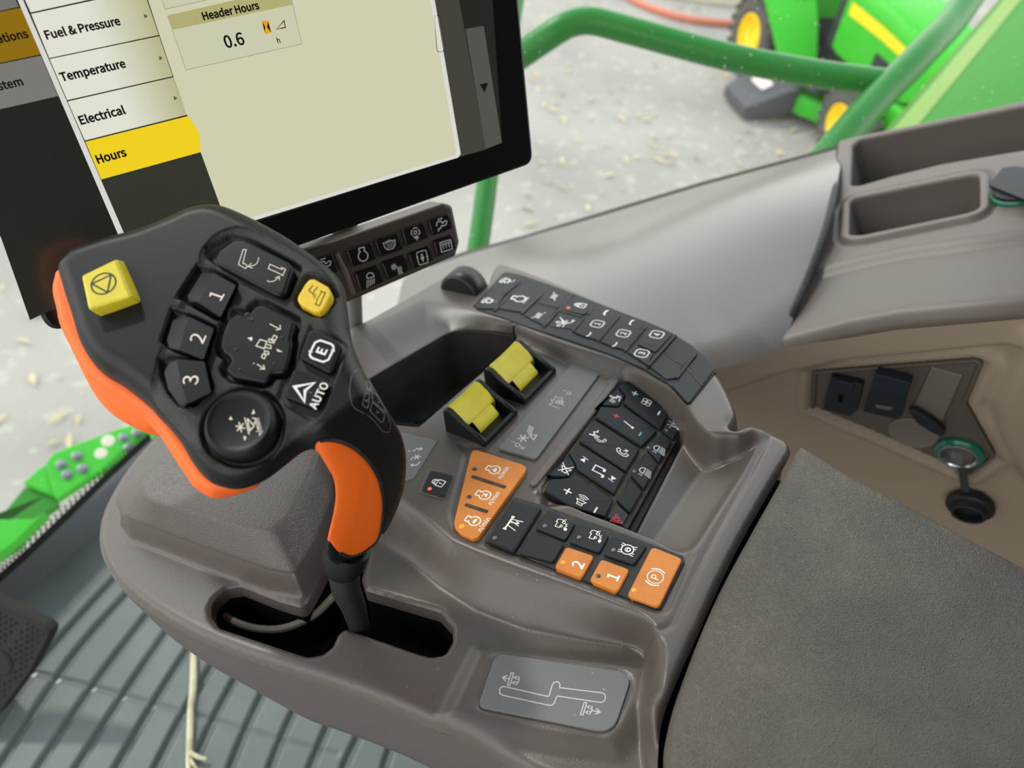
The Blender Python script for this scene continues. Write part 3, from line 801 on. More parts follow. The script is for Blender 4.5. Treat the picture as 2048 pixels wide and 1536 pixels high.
# printed label on the front slope: lever pattern
bm = bmesh.new(); prism(bm, labelP, -.021, LOW + .0058, .0004)
zl = LOW + .0059
lab = bm
def pz(fr, h): return lambda x, y, k: fr.pix(x, y, h)
z10 = lambda pts: [(900 + x * .21484, 1240 + y * .21484) for x, y in pts]
class PxInk(Ink): pass
ik = Ink()
o_ = [(500, 618), (912, 712), (925, 700), (950, 610), (965, 585), (990, 573), (1012, 580), (1025, 600), (1020, 630), (1420, 678), (1442, 695), (1448, 725), (1435, 755), (1405, 768), (1000, 708), (990, 722), (970, 775), (945, 795), (925, 795), (495, 702), (465, 685), (460, 650), (475, 628)]
ik.line(z10(o_), 2.0, True)
def header(cx, cy, s, back):
    # small plan of a machine: wide bar, stepped body, an arrow
    i = Ink(); i.line([(-.30, 1), (0, 1), (0, -1), (-.30, -1)], .12, True); i.line([(0, .45), (.35, .45), (.35, .25), (.85, .25), (.85, -.25), (.35, -.25), (.35, -.45), (0, -.45)], .12)
    i.line([(.35, .45), (.35, .6), (.8, .6), (.8, .25)], .1); i.line([(.35, -.45), (.35, -.6), (.8, -.6), (.8, -.25)], .1)
    if back: i.line([(.85, 0), (1.9, 0)], .16); i.line([(1.35, .45), (1.9, 0), (1.35, -.45)], .16)
    else: i.line([(-.3, 0), (-1.1, 0)], .16); i.line([(-.65, .45), (-1.15, 0), (-.65, -.45)], .16)
    return i
h1 = header(0, 0, 1, False); h2 = header(0, 0, 1, True)
# px axes of the little machines: x along the label, y up its short side
for h_, (cx, cy) in ((h1, (575, 553)), (h2, (1255, 828))):
    for V, F, ci in h_.items:
        V2 = np.stack([900 + (cx + V[:, 0] * 75 + V[:, 1] * 18) * .21484, 1240 + (cy + V[:, 0] * 16 - V[:, 1] * 58) * .21484], 1)
        ik.items.append((V2, F, 1))
ik.put(bm, lambda x, y, k: CF.pix(x, y, zl))
obj('lever_pattern_label', bm, [M['label'], M['greyprint']], console)['label'] = 'grey label printed with the lever gate outline'

# upper part of the collar behind the key deck is in the shell; the armrest pad follows
AF = Frame(CF.w(0, 0, 0), CF.x, CF.y, CF.z)
armrest = thing('armrest_pad', 'grey grained vinyl armrest pad behind the console keys', 'armrest', AF)
arm = CF.uv([(1599, 897), (1612, 902), (1700, 956), (1850, 1034), (2048, 1140), (2300, 1270), (2300, 1900), (1600, 1900), (1352, 1640), (1333, 1560), (1327, 1510), (1336, 1455), (1354, 1390), (1397, 1275), (1443, 1172), (1503, 1062), (1562, 957), (1588, 908)], .004)
armuv = smooth_closed(arm, 3)
def harm(u, v):
    s = sdf(armuv, u, v)
    return .010 - fillet(s, .009) + .004 * sstep(s / .06)
bm = bmesh.new(); tube(bm, smooth_open([CF.pix(p[0], p[1], -.034) for p in [(1556, 985), (1503, 1072), (1443, 1180), (1397, 1280), (1354, 1392), (1332, 1455), (1324, 1510), (1326, 1660)]], 4), .011, 10); obj('gap_dark_filler', bm, M['void'], armrest)  # added black filler tube under the gap, standing in for its shade
relief('cushion', armuv, harm, .0016, M['leather'], armrest)
bm = bmesh.new(); D2 = ccw(dense(armuv, .006))
skirt(bm, [[(p[0], p[1], .001) for p in D2], [(p[0], p[1], -.02) for p in inset(D2, .001)], [(p[0], p[1], -.06) for p in inset(D2, .006)]])
obj('underside', bm, M['leather'], armrest, auto=60)

# ------------------------------------------------------------------ symbols (unit size: 1 = half height, y up)
def S_engine(inner=None):
    i = Ink(); w = .17
    i.line([(-.42, .98), (.42, .98), (.42, .62), (.24, .5)], w); i.line([(-.42, .98), (-.42, .62), (-.24, .5)], w)
    i.arc((0, -.2), .72, 70, -250, w, 24)
    if inner == 'hare': i.poly([(-.35, -.3), (-.1, .1), (.05, .2), (.0, -.05), (.4, -.1), (.35, -.35), (0, -.5), (-.3, -.5)])
    if inner == 'both': i.line([(-.4, -.05), (-.15, .1), (.05, -.1), (.3, .15)], .12); i.poly([(-.35, -.5), (.3, -.5), (.4, -.25), (.1, -.1), (-.1, -.3)])
    if inner == 'tort': i.poly([(-.5, -.3), (-.2, -.02), (.2, -.02), (.5, -.25), (.35, -.4), (-.35, -.4)])
    return i
def S_engine_rpm(inner): return Ink().add(S_engine(inner), (0, .28), .72).text('n/min', (0, -.82), .62, .014)
def S_lock():
    i = Ink(); i.rrect((0, -.35), .55, .5, .12, .15).disc((0, -.25), .13).line([(0, -.3), (0, -.6)], .12)
    i.arc((0, .15), .4, 0, 180, .15); i.line([(-.4, .15), (-.4, 0)], .15); i.line([(.4, .15), (.4, 0)], .15)
    i.arc((0, .45), .4, 0, 180, .12); i.line([(-.4, .45), (-.4, .1)], .12); i.line([(.4, .45), (.4, .1)], .12)
    return i
def S_box(ch, s=.8):
    i = Ink()
    a = .8
    for sx, sy in ((1, 1), (-1, -1)):
        i.line([(sx * a, -sy * .3), (sx * a, sy * .5), (sx * .5, sy * a), (-sx * .25, sy * a)], .16)
        i.line([(-sx * .5, sy * a), (-sx * .72, sy * .62), (-sx * a, sy * .4), (-sx * a, sy * .0)], .16)
        i.poly([(-sx * .28, sy * (a + .2)), (-sx * .28, sy * (a - .2)), (-sx * .52, sy * a)])
    return i.text(ch, (0, 0), 1.35 * s, .03)
def S_frame(ch): return Ink().rrect((0, 0), .8, .95, .25, .1).text(ch, (0, 0), 1.2, .02)
def S_plus(w=.36): return Ink().line([(0, -1), (0, 1)], w).line([(-1, 0), (1, 0)], w)
def S_minus(w=.36): return Ink().line([(0, -1), (0, 1)], w)
def S_lamp(ch=None):
    i = Ink(); i.line([(-.55, .3), (-.5, .75), (-.15, 1), (.2, .95), (.5, .7), (.55, .3)], .14, True)
    for k in range(5): i.line([(-.55 + k * .27, .08), (-.85 + k * .3, -1 + .08 * k)], .11)
    if ch: i.text(ch, (-.95, .55), .7, .02)
    return i
def S_beacon():
    i = Ink(); i.line([(-.35, -.5), (-.35, .2), (-.2, .5), (.2, .5), (.35, .2), (.35, -.5)], .13); i.line([(-.6, -.62), (.6, -.62)], .2); i.line([(-.6, -.85), (.6, -.85)], .14); i.line([(-.1, -.45), (-.1, .2)], .1)
    for a in (20, 60, 120, 160): i.line([(.6 * math.cos(math.radians(a)), .25 + .6 * math.sin(math.radians(a))), (1.05 * math.cos(math.radians(a)), .25 + 1.0 * math.sin(math.radians(a)))], .12)
    return i
def S_fan():
    i = Ink()
    for k in range(4):
        a = math.radians(45 + 90 * k); c = (.5 * math.cos(a), .5 * math.sin(a)); i.circle(c, .42, .13, 16)
    return i.disc((0, 0), .12)
def S_therm(): return Ink().line([(0, 1), (0, -.75)], .2).disc((0, -.8), .24)
def S_person():
    i = Ink(); i.disc((.15, .75), .2).line([(.1, .45), (.25, -.1), (.75, -.15), (.8, -.7)], .3).line([(-.2, -.75), (.5, -.6)], .2)
    i.line([(-.95, -.1), (-.95, .45), (-.45, .45), (-.45, -.1), (-.7, -.3)], .12, True); i.line([(-.8, .1), (-.3, .1)], .1).line([(-.2, .5), (0, .15)], .18)
    return i
def S_phone():
    return Ink().poly([(-.75, .8), (-.35, .95), (-.15, .5), (-.4, .3), (-.2, -.2), (.2, -.5), (.5, -.35), (.85, -.7), (.5, -1), (.0, -.9), (-.6, -.3), (-.85, .3)])
def S_phoneline():
    return Ink().line([(-.75, .8), (-.35, .95), (-.15, .5), (-.4, .3), (-.2, -.2), (.2, -.5), (.5, -.35), (.85, -.7), (.5, -1), (.0, -.9), (-.6, -.3), (-.85, .3)], .15, True)
def S_voice():
    i = Ink(); i.add(S_phoneline(), (-.35, -.55), .5)
    i.disc((-.3, .95), .13); i.line([(-.3, .8), (.0, .5), (.3, .75), (.55, .35), (.85, .45)], .14); i.line([(-.3, .75), (-.2, .35)], .12)
    for k in range(3): i.arc((.1, .75), .45 + .2 * k, 215, 265, .1, 6)
    return i
def S_phoneend(): return Ink().add(S_phoneline(), (-.1, .1), .85).line([(.1, .3), (.75, .3)], .14).line([(.45, .55), (.75, .3), (.45, .05)], .14)
def S_note(): return Ink().line([(-.45, -.6), (-.45, .85), (.55, .85), (.55, -.4)], .16).disc((-.65, -.65), .26, 14, .2).disc((.35, -.45), .26, 14, .2)
def S_skip(): return Ink().poly([(-.55, -.6), (.45, 0), (-.55, .6)]).line([(.55, -.65), (.55, .65)], .16)
def S_mute():
    return Ink().line([(-.8, -.3), (-.4, -.3), (.1, -.75), (.1, .75), (-.4, .3), (-.8, .3)], .13, True).line([(-.95, .8), (.8, -.8)], .13).line([(-.9, -.8), (.7, .9)], .13)
def S_speaker():
    i = Ink().line([(-.9, -.35), (-.55, -.35), (-.1, -.65), (-.1, .65), (-.55, .35), (-.9, .35)], .13, True).line([(-.55, -.35), (-.55, .35)], .12)
    for k in range(3): i.arc((-.2, 0), .42 + .3 * k, -45, 45, .12, 8)
    return i
def S_hazard(): return Ink().line([(0, 1), (.95, -.7), (-.95, -.7)], .14, True).line([(0, .45), (.45, -.4), (-.45, -.4)], .13, True)
def S_combine(speed):
    i = Ink(); i.line([(-.7, .1), (-.7, .75), (.1, .75), (.1, .95), (.6, .95), (.75, .55), (.75, .1), (.4, .1)], .12).line([(-.7, .1), (-.1, .1)], .12).circle((.4, -.05), .22, .12, 12).circle((-.35, 0), .18, .1, 10).line([(.7, .2), (1.0, -.2)], .12)
    i.line([(-.3, -.5), (-.1, -.75), (.15, -.4), (.35, -.7)], .11)
    if speed == 'hare': i.poly([(-1.0, -.85), (-.75, -.5), (-.6, -.55), (-.5, -.35), (-.35, -.7), (-.5, -1), (-.8, -1)])
    else: i.poly([(-1.0, -.8), (-.8, -.55), (-.5, -.55), (-.3, -.8), (-.5, -.95), (-.85, -.95)])
    return i
def S_ladder():
    return Ink().line([(-.95, .55), (.95, .55)], .2).line([(-.95, .75), (-.95, .35)], .26).line([(.95, .75), (.95, .35)], .26).line([(-.35, .5), (-.75, -.7)], .11).line([(.35, .5), (-.0, -.7)], .11).line([(.6, .5), (.75, -.85)], .12).line([(.1, .5), (.35, -.5)], .12).line([(.1, -.2), (.38, -.5), (.55, -.12)], .12)
def S_axle():
    i = Ink(); i.circle((0, 0), .75, .14, 24); i.circle((0, -.05), .33, .12, 14); i.line([(-.18, .05), (.18, .05), (.18, -.3), (-.18, -.3)], .1, True)
    for s in (-1, 1):
        i.line([(s * .65, .5), (s * .75, 1)], .12).line([(s * .35, .6), (s * .4, 1)], .12).line([(s * .65, -.5), (s * .75, -1)], .12).line([(s * .35, -.6), (s * .4, -1)], .12)
    return i
def S_park(): return Ink().text('P', (.0, 0), 1.0, .015).circle((0, 0), .72, .09, 28).arc((0, 0), .95, -42, 42, .14, 10).arc((0, 0), .95, 138, 222, .14, 10)
def S_gear(dots):
    i = Ink(); i.circle((0, 0), .42, .13, 14)
    for k in range(8): a = math.radians(45 * k); i.line([(.45 * math.cos(a), .45 * math.sin(a)), (.68 * math.cos(a), .68 * math.sin(a))], .18)
    i.arc((0, 0), .88, 20, 140, .12, 8); i.line([(-.55, .95), (-.72, .5), (-.4, .45)], .12)
    i.text('n/min' if dots else 'x', (.25, -.95), .35, .01)
    return i
def S_hatch(d):
    i = Ink()
    for k in range(4): i.line([(-.5 + .3 * k, -.4), (-.35 + .3 * k, .4)], .13)
    return i.line([(-.85, -.6 * d), (-.6, -.3 * d)], .1).line([(.75, .3 * d), (1.0, .6 * d)], .1)
def S_auger(): return Ink().line([(-.9, -.2), (-.2, -.2), (.1, .3), (.5, .4)], .12).line([(.1, .1), (.8, .9)], .1).line([(-.2, -.2), (.3, -.75), (.8, -.75)], .12).line([(.55, -.55), (.8, -.75), (.6, -.95)], .1).circle((-.75, .3), .18, .1, 8).circle((-.2, .65), .18, .1, 8).line([(-.3, .3), (.3, -.3)], .1).line([(-.1, .4), (.5, -.2)], .1).line([(-.5, .2), (.1, -.4)], .1)
def S_chev(): return Ink().line([(-.9, -.1), (-.6, .25), (.6, .25), (.9, -.1)], .34)
def S_machine():
    i = Ink(); i.line([(-.9, -.6), (-.75, .7), (-.25, .5), (.2, .9), (.2, .55), (.9, .7), (.75, .2), (.95, -.1), (.5, -.35)], .1).circle((.1, -.1), .35, .12, 14).disc((.1, -.1), .16, 10).line([(.5, -.5), (.2, -.55), (-.2, -.6), (-.2, -.9)], .1)
    return i
def S_reel():
    i = Ink()
    for a in (0, 60, 120): i.line([(-.5 + .45 * math.cos(math.radians(a)), .1 + .45 * math.sin(math.radians(a))), (-.5 - .45 * math.cos(math.radians(a)), .1 - .45 * math.sin(math.radians(a)))], .12)
    i.line([(-.35, -.75), (.0, -.2), (.25, -.7)], .1, True)
    for k in range(5): i.line([(.15 + .18 * k, -.15 + .05 * k), (.3 + .18 * k, .2 + .05 * k)], .09)
    i.line([(.1, -.25), (1.0, 0)], .09)
    return i
def S_swap():
    i = Ink()
    for a in (0, 60, 120): i.line([(.35 * math.cos(math.radians(a)), .35 * math.sin(math.radians(a))), (-.35 * math.cos(math.radians(a)), -.35 * math.sin(math.radians(a)))], .11)
    i.line([(.45, .75), (.95, .6), (1.0, .2)], .12).line([(.8, .4), (1.0, .15), (1.2, .4)], .1).line([(.35, .95), (.35, 1.2)], .1)
    i.line([(-.4, -.6), (-.9, -.6), (-1.05, -.2)], .12).line([(-1.2, -.35), (-1.05, -.1), (-.85, -.3)], .1).line([(-.6, .25), (-.2, .35)], .1)
    return i
def iconmap(fr, c, size, h, up=None, hf=None):
    """print centred on pixel c; size = half height in metres; up = pixel direction of the symbol's top (default: forward)"""
    x0, y0, _ = fr.pix(c[0], c[1], h)
    if up is None: a = 0.
    else:
        x1, y1, _ = fr.pix(c[0] + up[0], c[1] + up[1], h); a = math.atan2(y1 - y0, x1 - x0) - math.pi / 2
    ca, sa = math.cos(a) * size, math.sin(a) * size
    def fn(x, y, k):
        X, Y = x0 + x * ca - y * sa, y0 + x * sa + y * ca
        return (X, Y, (hf(X, Y) if hf else h) + k * 1.5e-6)
    return fn
def key(name, fr, quad, h0, h1, m, icons=(), leds=(), r=.0018, bev=.0007, parent=None, mats=None, dome=0., label=None):
    """a key cap from pixel corners at height h1; icons: (Ink, pixel centre, size m, up, material); leds: (pixel, material)"""
    bm = bmesh.new()
    pts = rounded(fr.uv(quad, h1), r, 4) if r else fr.uv(quad, h1)
    prism(bm, pts, h0, h1, bev, 0)
    ml = [m]
    for it in icons:
        ink, c, size = it[:3]; up = it[3] if len(it) > 3 else None; im = it[4] if len(it) > 4 else M['white']
        if im not in ml: ml.append(im)
        for k, q in enumerate(ink.items): ink.items[k] = (q[0], q[1], ml.index(im))
        ink.put(bm, iconmap(fr, c, size, h1 + .0001, up))
    for c, lm in leds:
        if lm not in ml: ml.append(lm)
        p = fr.pix(c[0], c[1], h1)
        lathe(bm, [(.0013, -.0003), (.0013, .0002), (.0009, .0004), (.0004, .0005)], 16, p, mi=ml.index(lm), cap1=True)
    o = obj(name, bm, ml, parent, auto=40)
    if label: o['label'] = label
    return o
def zz(o, s):
    return lambda *p: [(o[0] + a * s, o[1] + b * s) for a, b in p]

# --- lower key row
Z6 = zz((940, 980), 460 / 2048)
def one(z, x, y): return z((x, y))[0]
tray = bmesh.new()
prism(tray, rounded(CF.uv(Z6((122, 455), (378, 58), (660, 140), (1250, 345), (1610, 480), (1900, 588), (1910, 640), (1700, 1060), (1640, 1058), (1000, 800)), .0), .002), -.004, .0004, .0005)
row = obj('key_row', tray, M['groove'], console)
K = lambda nm, q, ic=(), ld=(), m='rubber', h=.0022, **kw: key(nm, CF, q, -.001, h, M[m], ic, ld, parent=row, **kw)
K('ladder_key', Z6((150, 448), (378, 80), (640, 150), (395, 545)), [(S_ladder(), one(Z6, 385, 305), .0052)], [(one(Z6, 220, 428), M['led_off'])], h=.003, bev=.0014)
K('range_key', Z6((692, 172), (940, 290), (850, 448), (580, 340)), [(S_combine('hare'), one(Z6, 822, 305), .0042)], [(one(Z6, 667, 320), M['led_off'])])
K('range_key', Z6((962, 290), (1240, 398), (1152, 560), (882, 462)), [(S_combine('tort'), one(Z6, 1125, 408), .0042)], [(one(Z6, 970, 423), M['led_off'])])
K('axle_lock_key', Z6((1268, 408), (1580, 488), (1462, 665), (1188, 572)), [(S_axle(), one(Z6, 1402, 530), .0045)], [(one(Z6, 1277, 535), M['led_off'])])
K('blank_key', Z6((548, 380), (840, 475), (742, 640), (432, 562)))
K('speed_key', Z6((858, 502), (1106, 585), (995, 780), (752, 686)), [(Ink().text('2', (0, 0), 2.6, .025), one(Z6, 962, 665), .0034)], [(one(Z6, 828, 645), M['led_on'])], m='amber', r=.0022)
K('speed_key', Z6((1168, 612), (1422, 706), (1315, 906), (1064, 802)), [(Ink().text('1', (0, 0), 2.6, .025), one(Z6, 1275, 772), .0034)], [(one(Z6, 1143, 765), M['led_dark'])], m='amber', r=.0022)
K('parking_brake_key', Z6((1622, 502), (1892, 610), (1682, 1042), (1398, 938)), [(S_park(), one(Z6, 1650, 775), .0058)], [(one(Z6, 1462, 893), M['led_on'])], m='amber', r=.0026)

# --- amber wedge of engine speed keys
Z5 = zz((780, 840), 400 / 2048)
wq = Z5((826, 340), (850, 305), (890, 302), (1350, 448), (1395, 480), (1385, 525), (905, 1195), (850, 1216), (730, 1165), (662, 1090), (655, 1040), (668, 985))
wedge = bmesh.new(); prism(wedge, rounded(CF.uv(wq, .002), .0012, 3), -.002, .0018, .0007)
for a_, b_ in (((835, 576), (1186, 690)), ((768, 864), (1002, 942))):
    pa, pb = CF.pix(*one(Z5, *a_), .0019), CF.pix(*one(Z5, *b_), .0019)
    d = nrm(np.array(pb) - np.array(pa)); n = np.array((-d[1], d[0], 0)) * .0013
    prism(wedge, rounded([tuple((np.array(pa) + n)[:2]), tuple((np.array(pb) + n)[:2]), tuple((np.array(pb) - n)[:2]), tuple((np.array(pa) - n)[:2])], .0012), .0017, .0020, .0001, 1)
for inner, c in (('hare', (1085, 515)), ('both', (985, 775)), ('tort', (880, 1040))):
    ik_ = S_engine_rpm(inner); ik_.items = [(a, b, 2) for a, b, _ in ik_.items]; ik_.put(wedge, iconmap(CF, one(Z5, *c), .0068, .0019))
ml = [M['amber'], M['rubber_dusty'], M['white']]
wobj = obj('engine_speed_keys', wedge, ml, console)
for c, m_ in (((867, 503), 'led_dark'), ((810, 787), 'led_dark'), ((735, 1090), 'led_on')):
    b_ = bmesh.new(); p = CF.pix(*one(Z5, *c), .0018)
    lathe(b_, [(.0016, -.0003), (.0016, .0002), (.001, .0004)], 16, p, cap1=True); obj('lamp', b_, M[m_], wobj)

# --- lock key in its rounded pocket
bm = bmesh.new(); prism(bm, rounded(CF.uv(Z5((398, 490), (678, 545), (560, 815), (290, 735)), .0004), .003), -.003, .0006, .0005); obj('lock_key_surround', bm, M['taupe_soft'], console)
key('lock_key', CF, Z5((412, 508), (655, 565), (552, 795), (318, 722)), -.002, .0016, M['rubber'], [(S_lock(), one(Z5, 492, 640), .0048)], [(one(Z5, 407, 706), M['led_red'])], r=.0028, parent=console)

# --- grey labels
Z3 = zz((700, 620), 540 / 2048)
def label_plate(name, quad, inks, r=.002, h=.0004, m='label', im='greyprint'):
    bm = bmesh.new(); prism(bm, rounded(CF.uv(quad, h), r, 3), -.004, h, .0003)
    for ink, c, size, up in inks: ink.put(bm, iconmap(CF, c, size, h + .0001, up))
    return obj(name, bm, [M[m], M[im]], console)
i3 = lambda x, y: one(Z3, x, y)
label_plate('separator_label', Z3((1705, 385), (1915, 452), (1410, 1130), (1122, 1045)),
            [(S_machine(), i3(1575, 700), .0062, None), (Ink().line([(0, -1), (0, 1)], .3), i3(1628, 612), .0017, None), (Ink().circle((0, 0), .8, .35, 14), i3(1660, 632), .0017, None),
             (S_reel(), i3(1345, 945), .0085, None), (Ink().line([(0, -1), (0, 1)], .3), i3(1240, 1002), .0018, None), (Ink().circle((0, 0), .85, .35, 14), i3(1272, 1024), .0018, None), (Ink().text('R', (0, 0), 2.2, .01), i3(1310, 1045), .0020, None)])
label_plate('reel_label', Z5((-60, 90), (200, 140), (478, 208), (478, 230), (240, 600), (150, 625), (-60, 560)), [(S_swap(), one(Z5, 275, 378), .0075, None)])

# --- climate and radio module
Z4 = zz((1050, 720), 400 / 1707)
CLF = plane3(CF.w(*CF.pix(1085, 985, -.001)), CF.w(*CF.pix(1246, 760, -.001)), CF.w(*CF.pix(1243, 1052, -.013)), CF.x)
bm = bmesh.new(); prism(bm, CLF.uv(Z4((128, 1118), (840, 140), (1290, 400), (1372, 545), (880, 1440), (560, 1340)), -.0005), -.012, -.0006, .0006)
def to_c(bm, fr):
    for v in bm.verts: v.co = Vector(CF.loc(fr.w(*v.co)))
to_c(bm, CLF)
clim = obj('climate_module', bm, M['rubber_dusty'], console)
def CK(nm, q, ic=(), ld=(), h=.0016, bev=.0009, r=.001, m='rubber'):
    bm = bmesh.new(); prism(bm, inset(ccw(rounded(CLF.uv(q, h), r, 3)), .00035), -.001, h, bev)
    ml = [M[m]]
    for ink, c, size, up, im in ic:
        if M[im] not in ml: ml.append(M[im])
        for k, it in enumerate(ink.items): ink.items[k] = (it[0], it[1], ml.index(M[im]))
        ink.put(bm, iconmap(CLF, c, size, h + .0001, up))
    for c in ld:
        if M['led_off'] not in ml: ml.append(M['led_off'])
        lathe(bm, [(.0011, -.0003), (.0011, .0002)], 12, CLF.pix(c[0], c[1], h), mi=ml.index(M['led_off']), cap1=True)
    to_c(bm, CLF)
    return obj(nm, bm, ml, clim, auto=40)
i4 = lambda x, y: one(Z4, x, y)
U_ = None
CK('vent_key', Z4((790, 225), (858, 308), (800, 398), (640, 388), (600, 430), (715, 290)), [(S_person(), i4(768, 330), .0045, U_, 'white')])
CK('fan_key', Z4((838, 182), (890, 182), (1245, 432), (1160, 598), (842, 372), (858, 308), (800, 232)), [(S_plus(), i4(938, 285), .0024, U_, 'white'), (S_fan(), i4(1038, 360), .0040, U_, 'white'), (Ink().line([(-1, 0), (1, 0)], .45), i4(1143, 452), .0022, U_, 'white')])
CK('temperature_key', Z4((640, 392), (800, 402), (838, 385), (1135, 605), (1000, 745), (600, 490)), [(S_plus(.4), i4(780, 477), .0022, U_, 'red'), (S_therm(), i4(885, 552), .0042, (-92, -72), 'white'), (Ink().line([(-1, 0), (1, 0)], .5), i4(983, 632), .0020, U_, 'blue')])
CK('phone_key', Z4((592, 505), (988, 758), (868, 958), (462, 692)), [(S_voice(), i4(628, 650), .0056, U_, 'white'), (S_phoneend(), i4(838, 790), .0046, (-40, -120), 'white')])
CK('music_key', Z4((452, 712), (862, 962), (768, 1152), (440, 935), (430, 885), (370, 790)), [(S_skip(), i4(503, 850), .0032, (-100, -72), 'white'), (S_note(), i4(640, 945), .0050, U_, 'white'), (S_skip(), i4(745, 1012), .0032, (100, 72), 'white')])
CK('mute_key', Z4((362, 795), (432, 892), (405, 965), (350, 1002), (215, 995), (190, 1000)), [(S_mute(), i4(352, 925), .0046, U_, 'white')])
CK('volume_key', Z4((215, 1012), (380, 1002), (412, 970), (762, 1190), (690, 1345), (380, 1250), (160, 1120)), [(S_plus(), i4(365, 1120), .0026, U_, 'white'), (S_speaker(), i4(485, 1195), .0046, U_, 'white'), (Ink().line([(-1, 0), (1, 0)], .45), i4(603, 1280), .0024, U_, 'white')])
CK('beacon_key', Z4((1262, 440), (1366, 545), (1270, 682), (1168, 605)), [(S_beacon(), i4(1278, 560), .0042, U_, 'greyprint')], [i4(1208, 600)])
CK('work_light_key', Z4((1162, 620), (1262, 692), (1150, 882), (1040, 762)), [(S_lamp('2'), i4(1155, 765), .0044, U_, 'greyprint')], [i4(1052, 748)])
CK('work_light_key', Z4((1022, 782), (1142, 892), (1020, 1112), (900, 982)), [(S_lamp('1'), i4(1035, 955), .0044, U_, 'greyprint')], [i4(932, 950)])
CK('blank_key', Z4((884, 995), (1010, 1122), (900, 1312), (800, 1215), (780, 1190)))
CK('hazard_key', Z4((778, 1215), (890, 1312), (835, 1425), (690, 1345)), [(S_hazard(), i4(785, 1365), .0036, (110, 75), 'red')], m='keyblack')
# raised bar beside the module
bm = bmesh.new(); a_, b_ = np.array(CF.pix(1247, 742, .0)), np.array(CF.pix(1064, 972, .0)); d = nrm(b_ - a_); n = np.array((-d[1], d[0], 0)) * .0028
prism(bm, rounded([tuple((a_ + n)[:2]), tuple((b_ + n)[:2]), tuple((b_ - n)[:2]), tuple((a_ - n)[:2])], .0025), -.012, .0012, .0012)
obj('module_bar', bm, M['taupe_soft'], console)

# --- upper key strip on the ledge
Z2 = zz((920, 500), 560 / 2048)
HS = LEDGE
sq = Z2((312, 168), (345, 158), (450, 182), (640, 246), (840, 320), (1040, 398), (1200, 460), (1400, 535), (1550, 602), (1700, 698), (1830, 815), (1876, 866), (1872, 890), (1690, 1115), (1665, 1122), (1600, 1050), (1520, 975), (1350, 872), (1100, 762), (800, 662), (500, 562), (300, 490), (130, 434), (95, 405))
bm = bmesh.new(); prism(bm, CF.uv(sq, HS + .001), HS - .004, HS + .001, .0006)
strip = obj('key_strip', bm, M['rubber'], console)
for n_, (x0, y0, x1, y1, m_) in enumerate(((485, 205, 250, 440, 0), (630, 290, 448, 463, 0), (218, 287, 335, 321, 0), (555, 392, 715, 432, 0), (832, 320, 610, 556, 0), (985, 410, 935, 465, 0), (722, 436, 905, 486, 0), (905, 490, 825, 590, 0), (1170, 475, 1010, 660, 0), (1360, 552, 1205, 735, 0), (1340, 662, 1415, 703, 0), (1575, 622, 1376, 850, 1), (1725, 755, 1585, 938, 1), (1486, 746, 1638, 842, 0), (1660, 858, 1776, 990, 0))):
    a_, b_ = np.array(CF.pix(*one(Z2, x0, y0), HS + .0022)[:2]), np.array(CF.pix(*one(Z2, x1, y1), HS + .0022)[:2]); d = nrm(b_ - a_); n = np.array((-d[1], d[0])) * (.0013 if m_ else .0010)
    bm = bmesh.new(); prism(bm, rounded([tuple(a_ + n), tuple(b_ + n), tuple(b_ - n), tuple(a_ - n)], .0008, 3), HS - .001, HS + (.0030 if m_ else .0021), .0004)
    obj('divider_bar', bm, M['led_off'] if m_ == 2 else (M['rubber'] if m_ else M['rubber_dusty']), strip)
i2 = lambda x, y: one(Z2, x, y)
def SK(nm, q, ic=(), ld=(), h=.0019): return key(nm, CF, q, HS - .001, HS + h, M['rubber'], [(a, i2(*b), c) + tuple(d) for a, b, c, *d in ic], ld, r=.0009, bev=.0005, parent=strip)
SK('fine_speed_key', Z2((335, 166), (450, 188), (482, 206), (338, 318), (222, 282)), [(S_gear(1), (342, 225), .0060)])
SK('fine_speed_key', Z2((216, 292), (330, 324), (258, 430), (130, 425), (108, 405)), [(S_gear(0), (212, 372), .0060)])
SK('engine_key', Z2((488, 212), (615, 268), (625, 292), (465, 455), (280, 425)), [(S_engine(), (430, 355), .0062), (Ink().text('n/min', (0, 0), 1., .02), (480, 366), .0036)])
SK('chaffer_key', Z2((645, 270), (832, 322), (722, 425), (565, 385)), [(S_hatch(1), (688, 340), .0062)])
SK('chaffer_key', Z2((555, 398), (708, 438), (612, 550), (470, 475)), [(S_hatch(-1), (573, 480), .0062)])
SK('strip_lock_key', Z2((838, 332), (985, 396), (975, 422), (905, 472), (725, 430)), [(S_lock(), (878, 403), .0054)], [(i2(793, 424), M['led_red'])])
SK('auger_key', Z2((728, 446), (898, 492), (830, 582), (650, 558)), [(S_auger(), (762, 530), .0072)], h=.0014)
SK('memory_key', Z2((995, 408), (1160, 478), (1010, 658), (915, 632), (835, 600)), [(S_box('1'), (1005, 540), .0058), (S_chev(), (1070, 458), .0040), (S_chev(), (940, 616), .0034, (100, 30))])
SK('memory_key', Z2((1180, 484), (1350, 552), (1205, 730), (1105, 700), (1025, 668)), [(S_box('2'), (1195, 610), .0058), (S_chev(), (1258, 530), .0040), (S_chev(), (1130, 690), .0034, (100, 30))])
SK('memory_key', Z2((1372, 562), (1555, 615), (1430, 748), (1300, 690)), [(S_box('4'), (1440, 618), .0058)])
SK('memory_key', Z2((1290, 700), (1415, 756), (1370, 840), (1220, 742)), [(S_box('3'), (1330, 755), .0058)])
SK('blank_key', Z2((1585, 632), (1705, 708), (1722, 750), (1640, 838), (1492, 742)))
SK('blank_key', Z2((1480, 752), (1630, 848), (1580, 935), (1510, 945), (1385, 850)))
